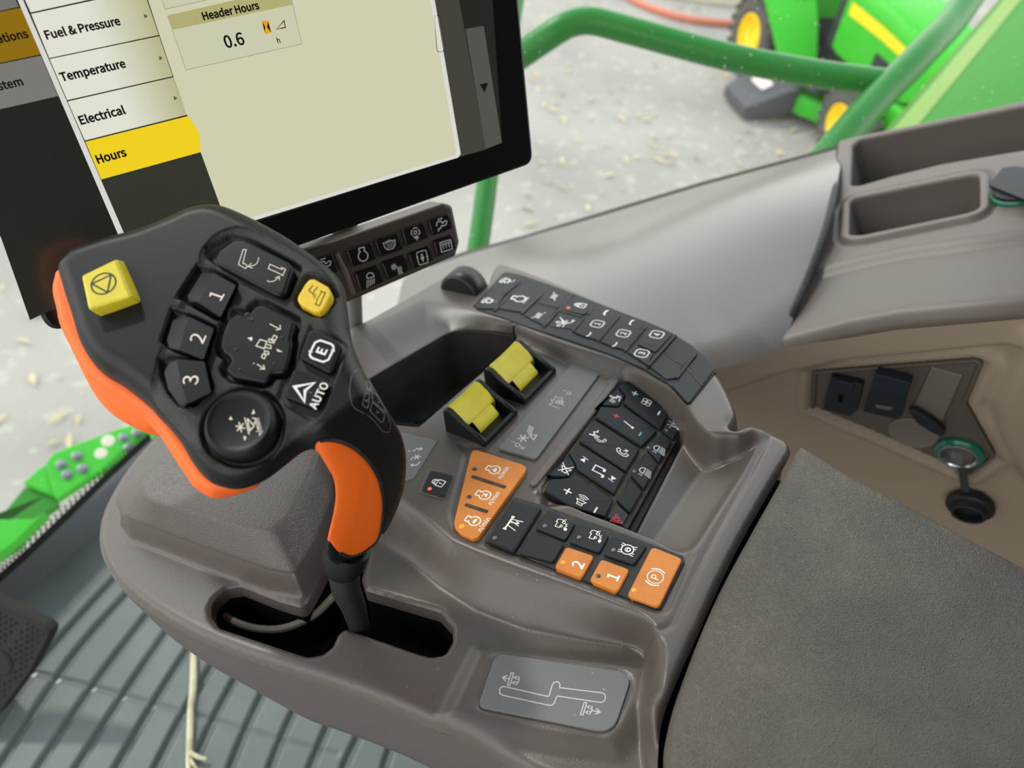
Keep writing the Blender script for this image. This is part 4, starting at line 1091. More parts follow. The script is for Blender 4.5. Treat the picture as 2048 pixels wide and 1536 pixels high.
SK('blank_key', Z2((1735, 742), (1830, 830), (1862, 872), (1776, 985), (1665, 852), (1722, 790)))
SK('blank_key', Z2((1655, 866), (1768, 996), (1680, 1112), (1660, 1112), (1545, 985), (1590, 940)))

# --- two yellow paddle switches in black wedge bezels
def paddle(nf_top, nf_bot, nr, fr_, ft):
    """pixels: near flank top and foot at the front, near rear foot, far rear foot, far top"""
    a0, n1, n2 = np.array(CF.pix(*nf_bot, 0.)), np.array(CF.pix(*nr, 0.)), np.array(CF.pix(*fr_, 0.))
    X = nrm(n2 - n1); wid = np.linalg.norm(n2 - n1); Y = np.array((-X[1], X[0], 0.)); Lg = max(abs((a0 - n1) @ Y), .026)
    Y = Y if (a0 - n1) @ Y > 0 else -Y
    # height of the front top from its pixel
    foot = n1 + Y * Lg
    best = min(np.linspace(.005, .04, 141), key=lambda h: np.hypot(*(np.array(CF.pix(*nf_top, h)[:2]) - foot[:2])))
    P = lambda x, y, z: tuple(n1 + X * x * wid + Y * y * Lg + np.array((0, 0, z)))
    T = float(best)
    bm = bmesh.new()
    prof = [(-.04, -.002), (-.04, .0015), (.0, .003), (.30, .30 * T + .002), (.62, .68 * T), (.84, .95 * T), (.93, T), (1.0, .97 * T), (1.03, .85 * T), (1.04, -.002)]
    for x0, x1 in ((-.02, .075), (.925, 1.02)):
        R_ = skirt(bm, [[P(x0, y, z) for y, z in prof], [P(x0 + .012, y, z + .0006) for y, z in prof], [P(x1 - .012, y, z + .0006) for y, z in prof], [P(x1, y, z) for y, z in prof]])
        bm.faces.new(R_[0][::-1]); bm.faces.new(R_[-1])
    skirt(bm, [[P(.07, y, z) for y, z in ((-.04, -.002), (-.04, .0022), (.03, .003), (.10, .0012), (.62, .0008), (.62, -.002))], [P(.93, y, z) for y, z in ((-.04, -.002), (-.04, .0022), (.03, .003), (.10, .0012), (.62, .0008), (.62, -.002))]], False)
    skirt(bm, [[P(.07, 1.04, -.002), P(.07, 1.03, .8 * T)], [P(.93, 1.04, -.002), P(.93, 1.03, .8 * T)]], False)
    bz = obj('paddle_bezel', bm, M['black'], console, auto=40)
    bm = bmesh.new()
    top = [(1.02, .80 * T), (1.0, .97 * T), (.95, 1.04 * T), (.88, 1.05 * T), (.80, .98 * T), (.74, .88 * T), (.70, .83 * T), (.66, .80 * T), (.50, .52 * T), (.485, .46 * T)]
    sag = lambda x: -.06 * T * (1 - (2 * x - 1) ** 2)
    xs = np.linspace(.085, .915, 9)
    skirt(bm, [[P(x, y, z + sag(x)) for y, z in top] for x in xs], False)
    skirt(bm, [[P(x, y, z) for y, z in ((.485, .46 * T), (.44, .44 * T), (.28, .16 * T), (.27, .05 * T))] for x in (.20, .5, .78)], False)
    for y in (.955, .905):
        tube(bm, [P(x, y, 1.05 * T + sag(x)) for x in np.linspace(.10, .9, 7)], .0006, 6)
    skirt(bm, [[P(.085, y, z + sag(.085)) for y, z in top], [P(.085, y, 0) for y, z in top]], False); skirt(bm, [[P(.915, y, z + sag(.915)) for y, z in top], [P(.915, y, 0) for y, z in top]], False)
    obj('paddle', bm, M['paddle'], bz, auto=35)
paddle((896, 817), (893, 866), (968, 890), (1031, 826), (966, 757))
paddle((980, 737), (978, 780), (1048, 805), (1108, 742), (1044, 676))

# --- thumb wheel at the front edge
bm = bmesh.new(); c = np.array(CF.pix(929, 580, LEDGE - .003)); prof = []
ax = np.array((1., .0, 0)); n_ = 84
rings = []
for z, r in ((-.010, .0155), (-.009, .0182), (.009, .0182), (.010, .0155)):
    rings.append([tuple(c + ax * z + (r + (.0007 if k % 2 else -.0004)) * np.array((0, math.cos(2 * math.pi * k / n_), math.sin(2 * math.pi * k / n_)))) for k in range(n_)])
R_ = skirt(bm, rings); bm.faces.new(R_[0][::-1]); bm.faces.new(R_[-1])
obj('thumb_wheel', bm, M['knob'], console, auto=25)

# --- cable inside the lever slot
cb = bmesh.new()
tube(cb, smooth_open([CF.pix(440, 1225, -.040), CF.pix(475, 1246, -.041), CF.pix(520, 1258, -.041), CF.pix(570, 1256, -.040), CF.pix(625, 1232, -.037), CF.pix(660, 1200, -.034), CF.pix(690, 1165, -.030)], 6), .0024, 10)
cbo = obj('cable', cb, M['cable'], fr=CF); tag(cbo, 'ivory cable looping inside the dark lever slot of the console', 'cable')

# ------------------------------------------------------------------ the lever grip
GF = frame_nx(at(430, 720, .325), -c2w((0, .38, .92)), c2w(Lc))
grip = thing('control_lever', 'black and orange multi button lever grip rising from the dark slot in the console', 'control lever', GF)
DROP = .088
def tpx(p): return (.8 * p[0] + p[1] - 1390) / 306.
def hpx(p): return -.011 - DROP * min(max(tpx(p), 0), 1.2) ** 1.35
# how far down the neck a point lies: an even ramp across the grip plane, laid through points of the outline
_q = [(600, 903), (653, 932), (672, 1003), (711, 1127), (801, 866), (813, 911), (783, 1043), (657, 1075), (738, 1105)]
_A = np.array([(*GF.pix(p[0], p[1], hpx(p))[:2], 1.) for p in _q]); _c = np.linalg.lstsq(_A, np.array([tpx(p) for p in _q]), rcond=None)[0]
def hmid(u, v):
    t = np.clip(_c[0] * u + _c[1] * v + _c[2], 0, 1.2)
    return -.011 - DROP * t ** 1.35
gB = np.array(GF.uv([(715, 1120)], -.099)[0])
def gpix(p, off=0.):
    h = -.011
    for _ in range(12):
        q = GF.pix(p[0], p[1], h); h = .5 * h + .5 * (float(hmid(np.array(q[0]), np.array(q[1]))) + off)
    return GF.pix(p[0], p[1], h)[:2]
G4 = zz((80, 400), 500 / 2048); G5 = zz((400, 420), 440 / 2048); G6 = zz((300, 700), 540 / 2048)
blk = [(126, 548), (146, 522), (165, 507), (226, 486), (287, 470), (348, 446), (385, 429), (422, 421), (446, 422), (470, 428), (519, 450), (580, 484), (619, 511), (658, 540), (679, 560), (690, 583), (695, 613), (701, 667), (709, 699), (729, 744), (752, 784), (778, 826), (801, 866),
       (812, 911), (810, 964), (800, 1003), (783, 1043), (761, 1078), (738, 1105), (711, 1127), (685, 1132), (662, 1122), (654, 1100), (657, 1075), (666, 1037), (672, 1003), (672, 977), (667, 955), (654, 932), (638, 907), (622, 897), (600, 903), (564, 931), (532, 955), (498, 971),
       (471, 977), (448, 975), (424, 966), (403, 948), (387, 927), (369, 895), (345, 863), (321, 838), (300, 815), (251, 775), (217, 755), (190, 730), (168, 693), (153, 644), (141, 607), (131, 573)]
blk_uv = smooth_closed([gpix(p) for p in blk], 4)
seamO = [(586, 908), (600, 903), (616, 895), (643, 887), (669, 889), (695, 896), (717, 908), (738, 927), (753, 948), (763, 974), (767, 1016), (756, 1069), (731, 1097), (702, 1112), (680, 1106), (657, 1080)]
palmP = smooth_open([gpix(p, .006) for p in seamO], 4) + [gpix(p, .0) for p in ((630, 1080), (640, 1000), (636, 940), (612, 915))]
capline = [gpix(p, .006) for p in ((600, 1075), (657, 1082), (680, 1108), (702, 1114), (731, 1099), (757, 1069), (790, 1075), (720, 1200), (600, 1180))]
wells = {}
def wl(n, pts): wells[n] = GF.uv(pts)
wl('rocker', G5((40, 405), (60, 360), (270, 235), (330, 232), (480, 275), (880, 490), (945, 540), (930, 590), (830, 810), (790, 830), (730, 800), (180, 525), (70, 450)))
wl('one', G4((1300, 545), (1430, 570), (1625, 690), (1500, 985), (1440, 975), (1180, 830), (1130, 810)))
wl('two', G4((1090, 900), (1240, 940), (1450, 1045), (1360, 1330), (1310, 1320), (1060, 1215), (1000, 1170)))
wl('three', G4((980, 1310), (1080, 1275), (1340, 1310), (1420, 1540), (1280, 1680), (1150, 1690), (1060, 1590), (990, 1450)))
dp = [(473, 626), (494, 631), (506, 617), (517, 609), (532, 610), (590, 642), (589, 655), (582, 675), (585, 690), (580, 716), (574, 738), (566, 746), (545, 747), (536, 761), (527, 766), (469, 755), (456, 746), (452, 738), (462, 722), (457, 712), (445, 704), (440, 690), (443, 672), (455, 640)]
wells['pad'] = inset(ccw(GF.uv(dp)), -.0022)
wl('small', G5((870, 830), (885, 780), (950, 660), (1010, 605), (1070, 600), (1220, 680), (1265, 760), (1250, 830), (1180, 960), (1120, 1000), (1050, 985), (910, 910)))
wells['small'] = rounded(wells['small'], .002)
wl('pair', G5((1035, 1075), (1345, 1215), (1365, 1260), (1255, 1560), (1170, 1830), (1080, 1960), (1030, 1965), (740, 1790), (720, 1760), (800, 1520), (920, 1360)))
dial_c = GF.pix(486, 852, 0.); dr = .0150
def dedge(r): return [(dial_c[0] + r * math.cos(a), dial_c[1] + r * math.sin(a)) for a in np.linspace(0, 2 * math.pi, 40, endpoint=False)]
wells['dial'] = dedge(.0168)
faceP = smooth_closed(GF.uv([(398, 545), (330, 690), (308, 770), (306, 800), (340, 845), (400, 900), (450, 945), (510, 930), (590, 870), (640, 835), (670, 760), (695, 690), (685, 600), (660, 555), (600, 510), (500, 462), (440, 470), (405, 510)]), 3)
TH = .0125
def prof(s, w): return np.sqrt(np.maximum(1 - (1 - np.clip(s / w, 0, 1)) ** 2, 0))
def hgrip(u, v):
    s = sdf(blk_uv, u, v)
    neck = np.clip((-.02 - hmid(u, v)) / .03, 0, 1)
    h = hmid(u, v) + TH * prof(s, .010 + .007 * neck)
    h -= .0009 * sstep((sdf(faceP, u, v) + .001) / .003)
    for w in wells.values():
        if w is wells['pair']: h -= .0012 * sstep((sdf(w, u, v) + .0008) / .0016)
        else: h -= .0035 * sstep((sdf(w, u, v) + .0007) / .0014)
    return h
def hgrip_back(u, v):
    s = sdf(blk_uv, u, v)
    return hmid(u, v) - TH * prof(s, .014)
body = relief('grip_body', blk_uv, hgrip, .0007, [M['black'], M['black_dusty']], grip, back=hgrip_back, keep=lambda u, v: -sdf(palmP, u, v))
_me = body.data; _n = len(_me.polygons); _c3 = np.zeros(_n * 3); _me.polygons.foreach_get('center', _c3); _c3 = _c3.reshape(-1, 3)
_me.polygons.foreach_set('material_index', ((sdf(faceP, _c3[:, 0], _c3[:, 1]) > 0) & (_c3[:, 2] > -.009)).astype(np.int32))
def hpalm(u, v): return hgrip(u, v) + .0012 * prof(np.maximum(sdf(palmP, u, v), 0), .003)
palm = relief('palm_rest', blk_uv, hpalm, .0007, M['orange'], grip, keep=lambda u, v: sdf(palmP, u, v))
# orange shell behind the head, its rim shows along the lower left
org = [(124, 546), (114, 563), (110, 590), (117, 622), (126, 661), (151, 713), (172, 752), (205, 782), (250, 812), (290, 840), (312, 862), (328, 884), (351, 920), (374, 955), (390, 976), (411, 990), (432, 997), (464, 990), (496, 979), (520, 962), (580, 870), (560, 700), (450, 560), (300, 530), (180, 520)]
HO = -.019
org_uv = smooth_closed([GF.pix(p[0], p[1], HO)[:2] for p in org], 4)
relief('grip_shell', org_uv, lambda u, v: HO + .007 * prof(sdf(org_uv, u, v), .006), .0009, M['orange'], grip, back=lambda u, v: HO - .010 * prof(sdf(org_uv, u, v), .012))
HB = -.036
bul = [(150, 690), (160, 728), (173, 757), (187, 784), (204, 808), (229, 832), (264, 853), (295, 867), (322, 873), (380, 900), (460, 880), (470, 760), (360, 640), (230, 600), (160, 630)]
bul_uv = smooth_closed([GF.pix(p[0], p[1], HB)[:2] for p in bul], 4)
relief('thumb_rest', bul_uv, lambda u, v: HB + .013 * prof(sdf(bul_uv, u, v), .016), .0009, M['orange'], grip, back=lambda u, v: HB - .014 * prof(sdf(bul_uv, u, v), .014))
# seam bead between the black back and the orange palm
sb = []
for p in smooth_open(seamO[3:-1], 3):
    q = gpix(p, .006); sb.append((q[0], q[1], float(hgrip(np.array([q[0]]), np.array([q[1]]))[0]) - .0002))
bm = bmesh.new(); tube(bm, sb, .0009, 6); obj('seam', bm, M['groove'], grip)

# --- keys on the grip
def GK(nm, quad, h0, h1, m, ic=(), r=.0015, bev=.0012, fr=GF):
    return key(nm, fr, quad, h0, h1, M[m], ic, (), r=r, bev=bev, parent=grip)
def frustum(nm, base, top, h0, h1, m, ic, r=.0016):
    bm = bmesh.new(); n = 4
    B, T = ccw(rounded(GF.uv(base, h0), r, n)), ccw(rounded(GF.uv(top, h1), r, n))
    k = int(np.argmin([np.hypot(p[0] - B[0][0], p[1] - B[0][1]) for p in T[::n + 1]])) * (n + 1)
    T = T[k:] + T[:k]
    R_ = [[(p[0], p[1], h0) for p in B], [tuple(np.array((p[0], p[1], h0)) * .12 + np.array((q[0], q[1], h1)) * .88) for p, q in zip(B, T)]]
    Ti = inset(T, .0006)
    R_ += [[tuple(.5 * (np.array((p[0], p[1], h1)) + np.array((q[0], q[1], h1 - .0007)))) for p, q in zip(Ti, T)], [(p[0], p[1], h1) for p in inset(T, .0012)]]
    Q = skirt(bm, R_); bm.faces.new(Q[-1])
    ml = [M[m]]
    for ink, c, size, up, im in ic:
        if M[im] not in ml: ml.append(M[im])
        for q, it in enumerate(ink.items): ink.items[q] = (it[0], it[1], ml.index(M[im]))
        ink.put(bm, iconmap(GF, c, size, h1 + .0001, up))
    return obj(nm, bm, ml, grip, auto=40)
LFT = (-100, -25)
def S_stop(): return Ink().circle((0, 0), .95, .13, 32).line([(0, .92), (.80, -.45), (-.80, -.45)], .13, True)
frustum('stop_key', [(172, 560), (251, 521), (290, 607), (206, 638)], [(163, 551), (233, 517), (263, 594), (176, 620)], -.001, .0085, 'yellow', [(S_stop(), (207, 567), .0054, (-100, 2), 'blackprint')])
def S_tiltA(): return Ink().line([(-.25, 1), (-.25, -.25), (.35, -.25), (.35, -.6), (-.62, -.6), (-.62, 1)], .15, True)
def S_tiltB(): return S_tiltA()
i5 = lambda x, y: one(G5, x, y)
rk = G5((140, 440), (175, 375), (300, 285), (355, 275), (425, 282), (820, 480), (858, 525), (862, 560), (788, 770), (740, 800), (690, 788), (170, 512))
a1 = Ink().line([(-.9, .3), (-.55, 0), (-.15, -.1), (.3, .05)], .12).line([(0, .35), (.35, .05), (.05, -.3)], .12)
def L_icon(pts): return pts
bm_ink1 = Ink().line([(430, 370), (398, 498), (420, 500), (440, 522), (425, 545), (358, 508), (402, 368)], 7, True)
bm_ink1.line([(548, 440), (535, 490), (505, 515), (455, 525)], 6).line([(478, 492), (448, 526), (490, 542)], 6)
bm_ink1.line([(650, 505), (765, 555), (758, 535), (796, 552), (770, 610), (742, 592), (636, 545)], 7, True)
bm_ink1.line([(622, 655), (645, 668), (690, 662), (735, 622)], 6).line([(700, 630), (740, 618), (738, 655)], 6)
rkb = bmesh.new(); prism(rkb, rounded(GF.uv(rk, .004), .0012, 3), -.003, .004, .0014)
bm_ink1.put(rkb, lambda x, y, k: GF.pix(400 + x * 440 / 2048, 420 + y * 440 / 2048, .0041))
obj('tilt_rocker', rkb, [M['black'], M['warmwhite']], grip)
def facet_key(nm, outer, top, ch, c, up, h=.0042):
    """key whose left face slopes away: outer outline at the foot, flat top"""
    bm = bmesh.new(); B, T = GF.uv(outer, .0012), GF.uv(top, h)
    B, T = ccw(rounded(B, .001, 3)), ccw(rounded(T, .0008, 3))
    R0 = [(p[0], p[1], -.004) for p in B]; R1 = [(p[0], p[1], .0012) for p in B]
    Q = skirt(bm, [R0, R1]); 
    vT = [bm.verts.new((p[0], p[1], h)) for p in T]; bm.faces.new(vT)
    # bridge foot and top
    nb, n_t = len(B), len(T); Bv = Q[-1]
    ar = lambda P: np.unwrap(np.arctan2(np.array(P)[:, 1] - np.mean(np.array(T)[:, 1]), np.array(P)[:, 0] - np.mean(np.array(T)[:, 0])))
    eb = [e for e in bm.edges if len(e.link_faces) == 1 and (all(v in set(Bv) for v in e.verts) or all(v in set(vT) for v in e.verts))]
    bmesh.ops.bridge_loops(bm, edges=eb)
    Ink().text(ch, (0, 0), 2.6, .0).put(bm, iconmap(GF, c, .0034, h + .0001, up))
    return obj(nm, bm, [M['black'], M['warmwhite']], grip, auto=30)
facet_key('number_key', G4((1330, 592), (1420, 588), (1612, 700), (1482, 970), (1222, 832), (1208, 788)), G4((1420, 596), (1604, 700), (1478, 962), (1298, 838)), '1', one(G4, 1445, 782), (-100, -35))
facet_key('number_key', G4((1170, 935), (1240, 958), (1430, 1052), (1340, 1318), (1060, 1212), (1040, 1150), (1088, 990)), G4((1214, 955), (1424, 1054), (1338, 1308), (1140, 1228)), '2', one(G4, 1292, 1132), (-100, -25))
facet_key('number_key', G6((145, 92), (190, 62), (418, 82), (470, 330), (285, 420), (262, 440), (228, 425), (140, 300), (108, 170)), G6((200, 68), (412, 88), (462, 322), (285, 408), (235, 250)), '3', one(G6, 308, 228), (-100, -2))
db = bmesh.new(); pq = rounded(GF.uv(dp, .003), .0008, 2)
prism(db, pq, -.004, .0030, .0013)
for c in ((1740, 985), (1610, 1230), (1640, 1395), (1985, 1135), (1920, 1350), (1700, 945)):
    p = GF.pix(*one(G4, *c), .0026); s_ = [(.0016 * math.cos(a), .0005 * math.sin(a)) for a in np.linspace(0, math.pi / 2, 5)]
    lathe(db, [(r, z) for r, z in s_[:-1]] + [(.0002, .0005)], 14, p, cap1=True)
k = 440 / 2048
hd = Ink().line([(560, 1205), (622, 1225), (598, 1290), (522, 1265)], 9, True)
for a, b in (((640, 1200), (690, 1240)), ((610, 1250), (660, 1290)), ((600, 1310), (640, 1345))):
    hd.line([a, (b[0], a[1] + 10), b, (a[0], b[1] - 10)], 8, True)
hd.line([(690, 1165), (718, 1180), (690, 1228), (662, 1212)], 8, True).line([(585, 1340), (615, 1352), (600, 1385), (572, 1370)], 8, True)
hd.line([(648, 1060), (745, 1110)], 8).line([(745, 1070), (750, 1108), (705, 1118)], 8)
hd.line([(530, 1435), (598, 1478)], 8).line([(590, 1440), (602, 1480), (556, 1480)], 8).poly([(500, 1420), (508, 1425), (502, 1435), (494, 1430)])
hd.poly([(440, 1190), (490, 1182), (482, 1222)]).poly([(712, 1290), (772, 1322), (722, 1318)])
hd.put(db, lambda x, y, q: GF.pix(400 + x * k, 420 + y * k, .0031))
obj('header_pad', db, [M['black'], M['warmwhite']], grip, auto=40)
sm = GK('small_key', G5((975, 690), (1018, 642), (1062, 640), (1190, 710), (1220, 758), (1215, 800), (1150, 928), (1110, 955), (1060, 945), (932, 880), (905, 832), (912, 798)), -.003, .0028, 'yellow_small', r=.001, bev=.0009)
bm = bmesh.new(); bm.from_mesh(sm.data)
si = Ink().line([(1052, 702), (1012, 748), (1052, 782), (1062, 755), (1095, 715)], 8).line([(1052, 790), (1085, 788)], 5).line([(1050, 800), (1082, 806)], 5).line([(1055, 812), (1075, 826)], 5)
si.line([(1118, 752), (1165, 770), (1110, 892), (1066, 872)], 9).line([(1130, 765), (1090, 830), (1082, 870)], 7)
si.put(bm, lambda x, y, q: GF.pix(400 + x * k, 420 + y * k, .0029)); bm.to_mesh(sm.data); bm.free(); sm.data.materials.append(M['blackprint'])
GK('memory_key', G5((1045, 1112), (1290, 1222), (1305, 1258), (1225, 1508), (1190, 1515), (932, 1380), (926, 1350), (1008, 1130)), -.002, .0034, 'black', [(S_box('E'), i5(1133, 1313), .0054, (-95, -32), M['white'])], r=.0008, bev=.001)
ag = Ink().line([(-.2, -.45), (-.55, .35), (.0, .05), (.55, .35), (.2, -.45)], .01)
au = Ink().line([(-.85, -.3), (0, .95), (.35, -.45), (.0, -.05), (-.55, -.35)], .01)
GK('guidance_key', G6((1100, 145), (1340, 240), (1350, 262), (1270, 430), (1240, 440), (1030, 360), (1016, 340), (1080, 160)), -.002, .0034, 'black', [(Ink().line([(-.75, -.15), (0, 1), (.75, -.15), (0, .2)], .2, True).line([(0, .2), (0, -.35)], .01).text('AUTO', (0, -.85), .78, .02), one(G6, 1195, 315), .0060, (-95, -35), M['white'])], r=.0008, bev=.001)
# dial
b_ = bmesh.new(); c = np.array(dial_c)
lathe(b_, [(.0150, -.004), (.0150, .001), (.0146, .003), (.0138, .0046), (.0126, .0056), (.0119, .0052), (.0100, .0047), (.0002, .0046)], 56, tuple(c), cap1=True)
dk = Ink(); Z = lambda x, y: (x, y)
for a in (0, 60, 120): dk.line([(685 + 36 * math.cos(math.radians(a + 14)), 585 + 40 * math.sin(math.radians(a + 14))), (685 - 36 * math.cos(math.radians(a + 14)), 585 - 40 * math.sin(math.radians(a + 14)))], 9)
dk.line([(718, 512), (752, 640)], 8).line([(738, 520), (790, 575), (758, 612), (738, 520)], 8).line([(775, 515), (800, 520), (802, 548), (785, 555)], 8)
dk.poly([(598, 528), (612, 502), (628, 530)]).poly([(770, 488), (786, 448), (796, 482)]).poly([(865, 602), (905, 628), (872, 630)]).poly([(708, 652), (732, 660), (718, 692)])
for kk, it in enumerate(dk.items): dk.items[kk] = (it[0], it[1], 1)
dk.put(b_, lambda x, y, q: GF.pix(300 + x * 540 / 2048, 700 + y * 540 / 2048, .0049))
Ink().text('n/min', (0, 0), 2.0, .02).put(b_, iconmap(GF, one(G6, 826, 586), .0015, .0049, (-100, 35)))
obj('dial', b_, [M['black'], M['warmwhite']], grip, auto=40)
# printed sticker on the side of the neck
_gu = np.linspace(-.02, .13, 260); _gv = np.linspace(-.16, .06, 380)
_GU, _GV = np.meshgrid(_gu, _gv, indexing='ij'); _GH = hgrip(_GU, _GV)
def hg(x, y):
    i = min(max((x - _gu[0]) / (_gu[1] - _gu[0]), 0), 258.99); j = min(max((y - _gv[0]) / (_gv[1] - _gv[0]), 0), 378.99)
    a, b = int(i), int(j); s, t = i - a, j - b
    return float(_GH[a, b] * (1 - s) * (1 - t) + _GH[a + 1, b] * s * (1 - t) + _GH[a, b + 1] * (1 - s) * t + _GH[a + 1, b + 1] * s * t)
def on_grip(p):
    for h in np.arange(.006, -.08, -.0004):
        q = GF.pix(p[0], p[1], h); s = hg(q[0], q[1])
        if s >= h: break
    return (q[0], q[1], s + .0004)
st = bmesh.new(); kS = 540 / 2048
ol = smooth_closed([(1575, 150), (1535, 200), (1516, 300), (1530, 400), (1560, 450), (1640, 492), (1700, 540), (1770, 622), (1815, 625), (1826, 570), (1790, 470), (1740, 370), (1680, 260), (1610, 160)], 4)
skI = Ink().line(dense(ol, 14), 2.5, True)
for q in ([(1640, 245), (1665, 240), (1690, 320), (1650, 310)], [(1640, 320), (1668, 345), (1655, 455), (1612, 420)], [(1690, 325), (1720, 340), (1780, 445), (1790, 480), (1688, 390)], [(1690, 395), (1782, 490), (1770, 565), (1672, 470)]):
    skI.line(dense(rounded(q, 14), 14), 4, True)
for ch, (cx, cy), s_ in (('A', (1642, 388), 30), ('B', (1668, 298), 22), ('C', (1735, 400), 22), ('C', (1728, 475), 28)):
    V, F = glyph(ch, .02); V = V - .5 * (V.min(0) + V.max(0))
    skI.items.append((np.stack([cx + s_ * (V[:, 0] * .45 - V[:, 1] * .85), cy + s_ * (-V[:, 0] * 1.0 - V[:, 1] * .25)], 1), F, 1))
for kk, it in enumerate(skI.items): skI.items[kk] = (it[0], it[1], 0)
skI.put(st, lambda x, y, q: on_grip((300 + x * kS, 700 + y * kS)))
obj('side_print', st, [M['dimprint']], grip)
# rubber boot down into the slot
wl_ = lambda px, py, z: GF.loc(at(px, py, z))
bm = bmesh.new()
bz0 = GF.w(*(GF.pix(690, 1110, float(hmid(np.array(gB[0]), np.array(gB[1]))))))
zb = float(np.dot(bz0 - CAM, c2w((0, 0, 1))))
tube(bm, [wl_(690, 1105, zb + .006), wl_(687, 1140, zb + .010), wl_(692, 1180, zb + .018), wl_(708, 1215, zb + .028), wl_(718, 1250, zb + .040), wl_(722, 1280, zb + .050)], [.0085, .0082, .0076, .0066, .0058, .0056], 20)
obj('boot', bm, M['boot'], grip)
bm = bmesh.new(); tube(bm, [wl_(694, 1098, zb + .002), wl_(688, 1124, zb + .005), wl_(686, 1136, zb + .0085)], [.0120, .0115, .0092], 24); obj('collar', bm, M['black'], grip)

# ------------------------------------------------------------------ touch display on its post
Hd, Dd = nrm((.804, -.407, .437)), nrm((.144, .911, .387))
nd = np.cross(c2w(Hd), c2w(Dd)); Pm = at(590, 495, .45)
P_a = at(115, 661, .40)
nd = nd if nd @ (CAM - P_a) > 0 else -nd
MF = frame_nx(P_a, nd, c2w(Hd))
disp = thing('touch_display', 'large black framed touch screen showing the Hours menu page', 'display', MF)
dx0 = MF.pix(115, 661)[0]; wd_ = MF.pix(1066, 326)[0]
by = .5 * (MF.pix(115, 661)[1] + MF.pix(1066, 326)[1])
out_d = rounded([(-.005, by), (wd_ + .0005, by), (wd_ + .0005, by + .235), (-.005, by + .235)], .0095, 6)
yl, yr = MF.pix(110, 662)[1], MF.pix(1066, 326)[1]
out_d = rounded([MF.pix(100, 668)[:2], MF.pix(1068, 326)[:2], MF.pix(1008, -330)[:2], (MF.pix(-70, 330)[0] - .0, MF.pix(1008, -330)[1])], .0085, 6)
bm = bmesh.new(); prism(bm, out_d, -.034, -.0004, .0016, bottom=True); obj('housing', bm, M['black'], disp)
bm = bmesh.new(); prism(bm, inset(ccw(out_d), .0016), -.002, .0, .0004); glassf = obj('front_glass', bm, M['bezel'], disp)
def ui(name, rgb, px, z=.00025, e=1., parent=disp, texts=(), grad=None):
    """lit area of the screen, drawn from its corners"""
    bm = bmesh.new(); f = bm.faces.new([bm.verts.new((*MF.pix(*p)[:2], z)) for p in px])
    if f.normal.z < 0: f.normal_flip()
    ml = [rgb if not isinstance(rgb, tuple) else screen(rgb, e, grad)]
    for n_i, (ink, m) in enumerate(texts):
        if m not in ml: ml.append(m)
        for k, it in enumerate(ink.items): ink.items[k] = (it[0], it[1], ml.index(m))
        ink.put(bm, lambda x, y, q: (x, y, z + .00010 + n_i * .00005 + q * 1e-6))
    return obj(name, bm, ml, parent, smooth=False)
_scr = {}
def screen(rgb, e=1., grad=None):
    k = (rgb, e, grad)
    if k not in _scr:
        m = bpy.data.materials.new('screen_%d_%d_%d' % rgb); m.use_nodes = True; b = m.node_tree.nodes['Principled BSDF']
        b.inputs['Base Color'].default_value = (.004, .004, .004, 1); b.inputs['Roughness'].default_value = .16
        b.inputs['Emission Color'].default_value = lin(rgb); b.inputs['Emission Strength'].default_value = e * SCREEN
        if grad is not None:                       # a tile of the page is drawn with two colours running into each other
            t = m.node_tree; co = t.nodes.new('ShaderNodeTexCoord'); sp = t.nodes.new('ShaderNodeSeparateXYZ'); mr = t.nodes.new('ShaderNodeMapRange'); mx = t.nodes.new('ShaderNodeMix'); mx.data_type = 'RGBA'
            t.links.new(co.outputs['Generated'], sp.inputs[0]); t.links.new(sp.outputs['X'], mr.inputs['Value']); mr.inputs['From Min'].default_value = .45; mr.inputs['From Max'].default_value = 1.
            mx.inputs['A'].default_value = lin(rgb); mx.inputs['B'].default_value = lin(grad); t.links.new(mr.outputs[0], mx.inputs['Factor']); t.links.new(mx.outputs['Result'], b.inputs['Emission Color'])
        _scr[k] = m
    return _scr[k]
SCREEN = .92
INK = mat('screen_ink', (20, 20, 18), .2)
Z1 = zz((0, 0), 700 / 2048); Zb = zz((600, 0), 700 / 2048)
def mtext(s, c, h_px, bold=.03, sx=1.):
    """lettering on the screen: pixel centre, capital height in pixels"""
    x, y, _ = MF.pix(*c); _, y2, _ = MF.pix(c[0], c[1] - h_px)
    return Ink().text(s, (x, y), abs(y2 - y) * 1.42, bold * 1.15, 0, 'c', sx)
scr = ui('screen', (46, 47, 40), [(-140, -360), (930, -360), (985, 0), (1004, 286), (920, 314), (430, 470), (60, 640), (-60, 300)], .0001, .55)
ui('side_column', (78, 76, 68), [(866, 0), (800, -330), (862, -330), (918, 0), (972, 299), (917, 314)], .0002, .75, scr)
ui('scroll_column', (98, 96, 90), Zb((968, 170), (1074, 152), (1180, 835), (1086, 872)), .0002, .75, scr, [(Ink().poly([MF.pix(*p)[:2] for p in Zb((1050, 494), (1100, 484), (1078, 542))]), INK)])
ui('slider_tab', (112, 110, 100), rounded(Zb((785, 88), (815, 92), (848, 285), (830, 305), (800, 300)), 4, 3), .00022, .7, scr, [(Ink().line([MF.pix(*p)[:2] for p in rounded(Zb((785, 88), (815, 92), (848, 285), (830, 305), (800, 300)), 4, 3)], .0004, True), INK)])
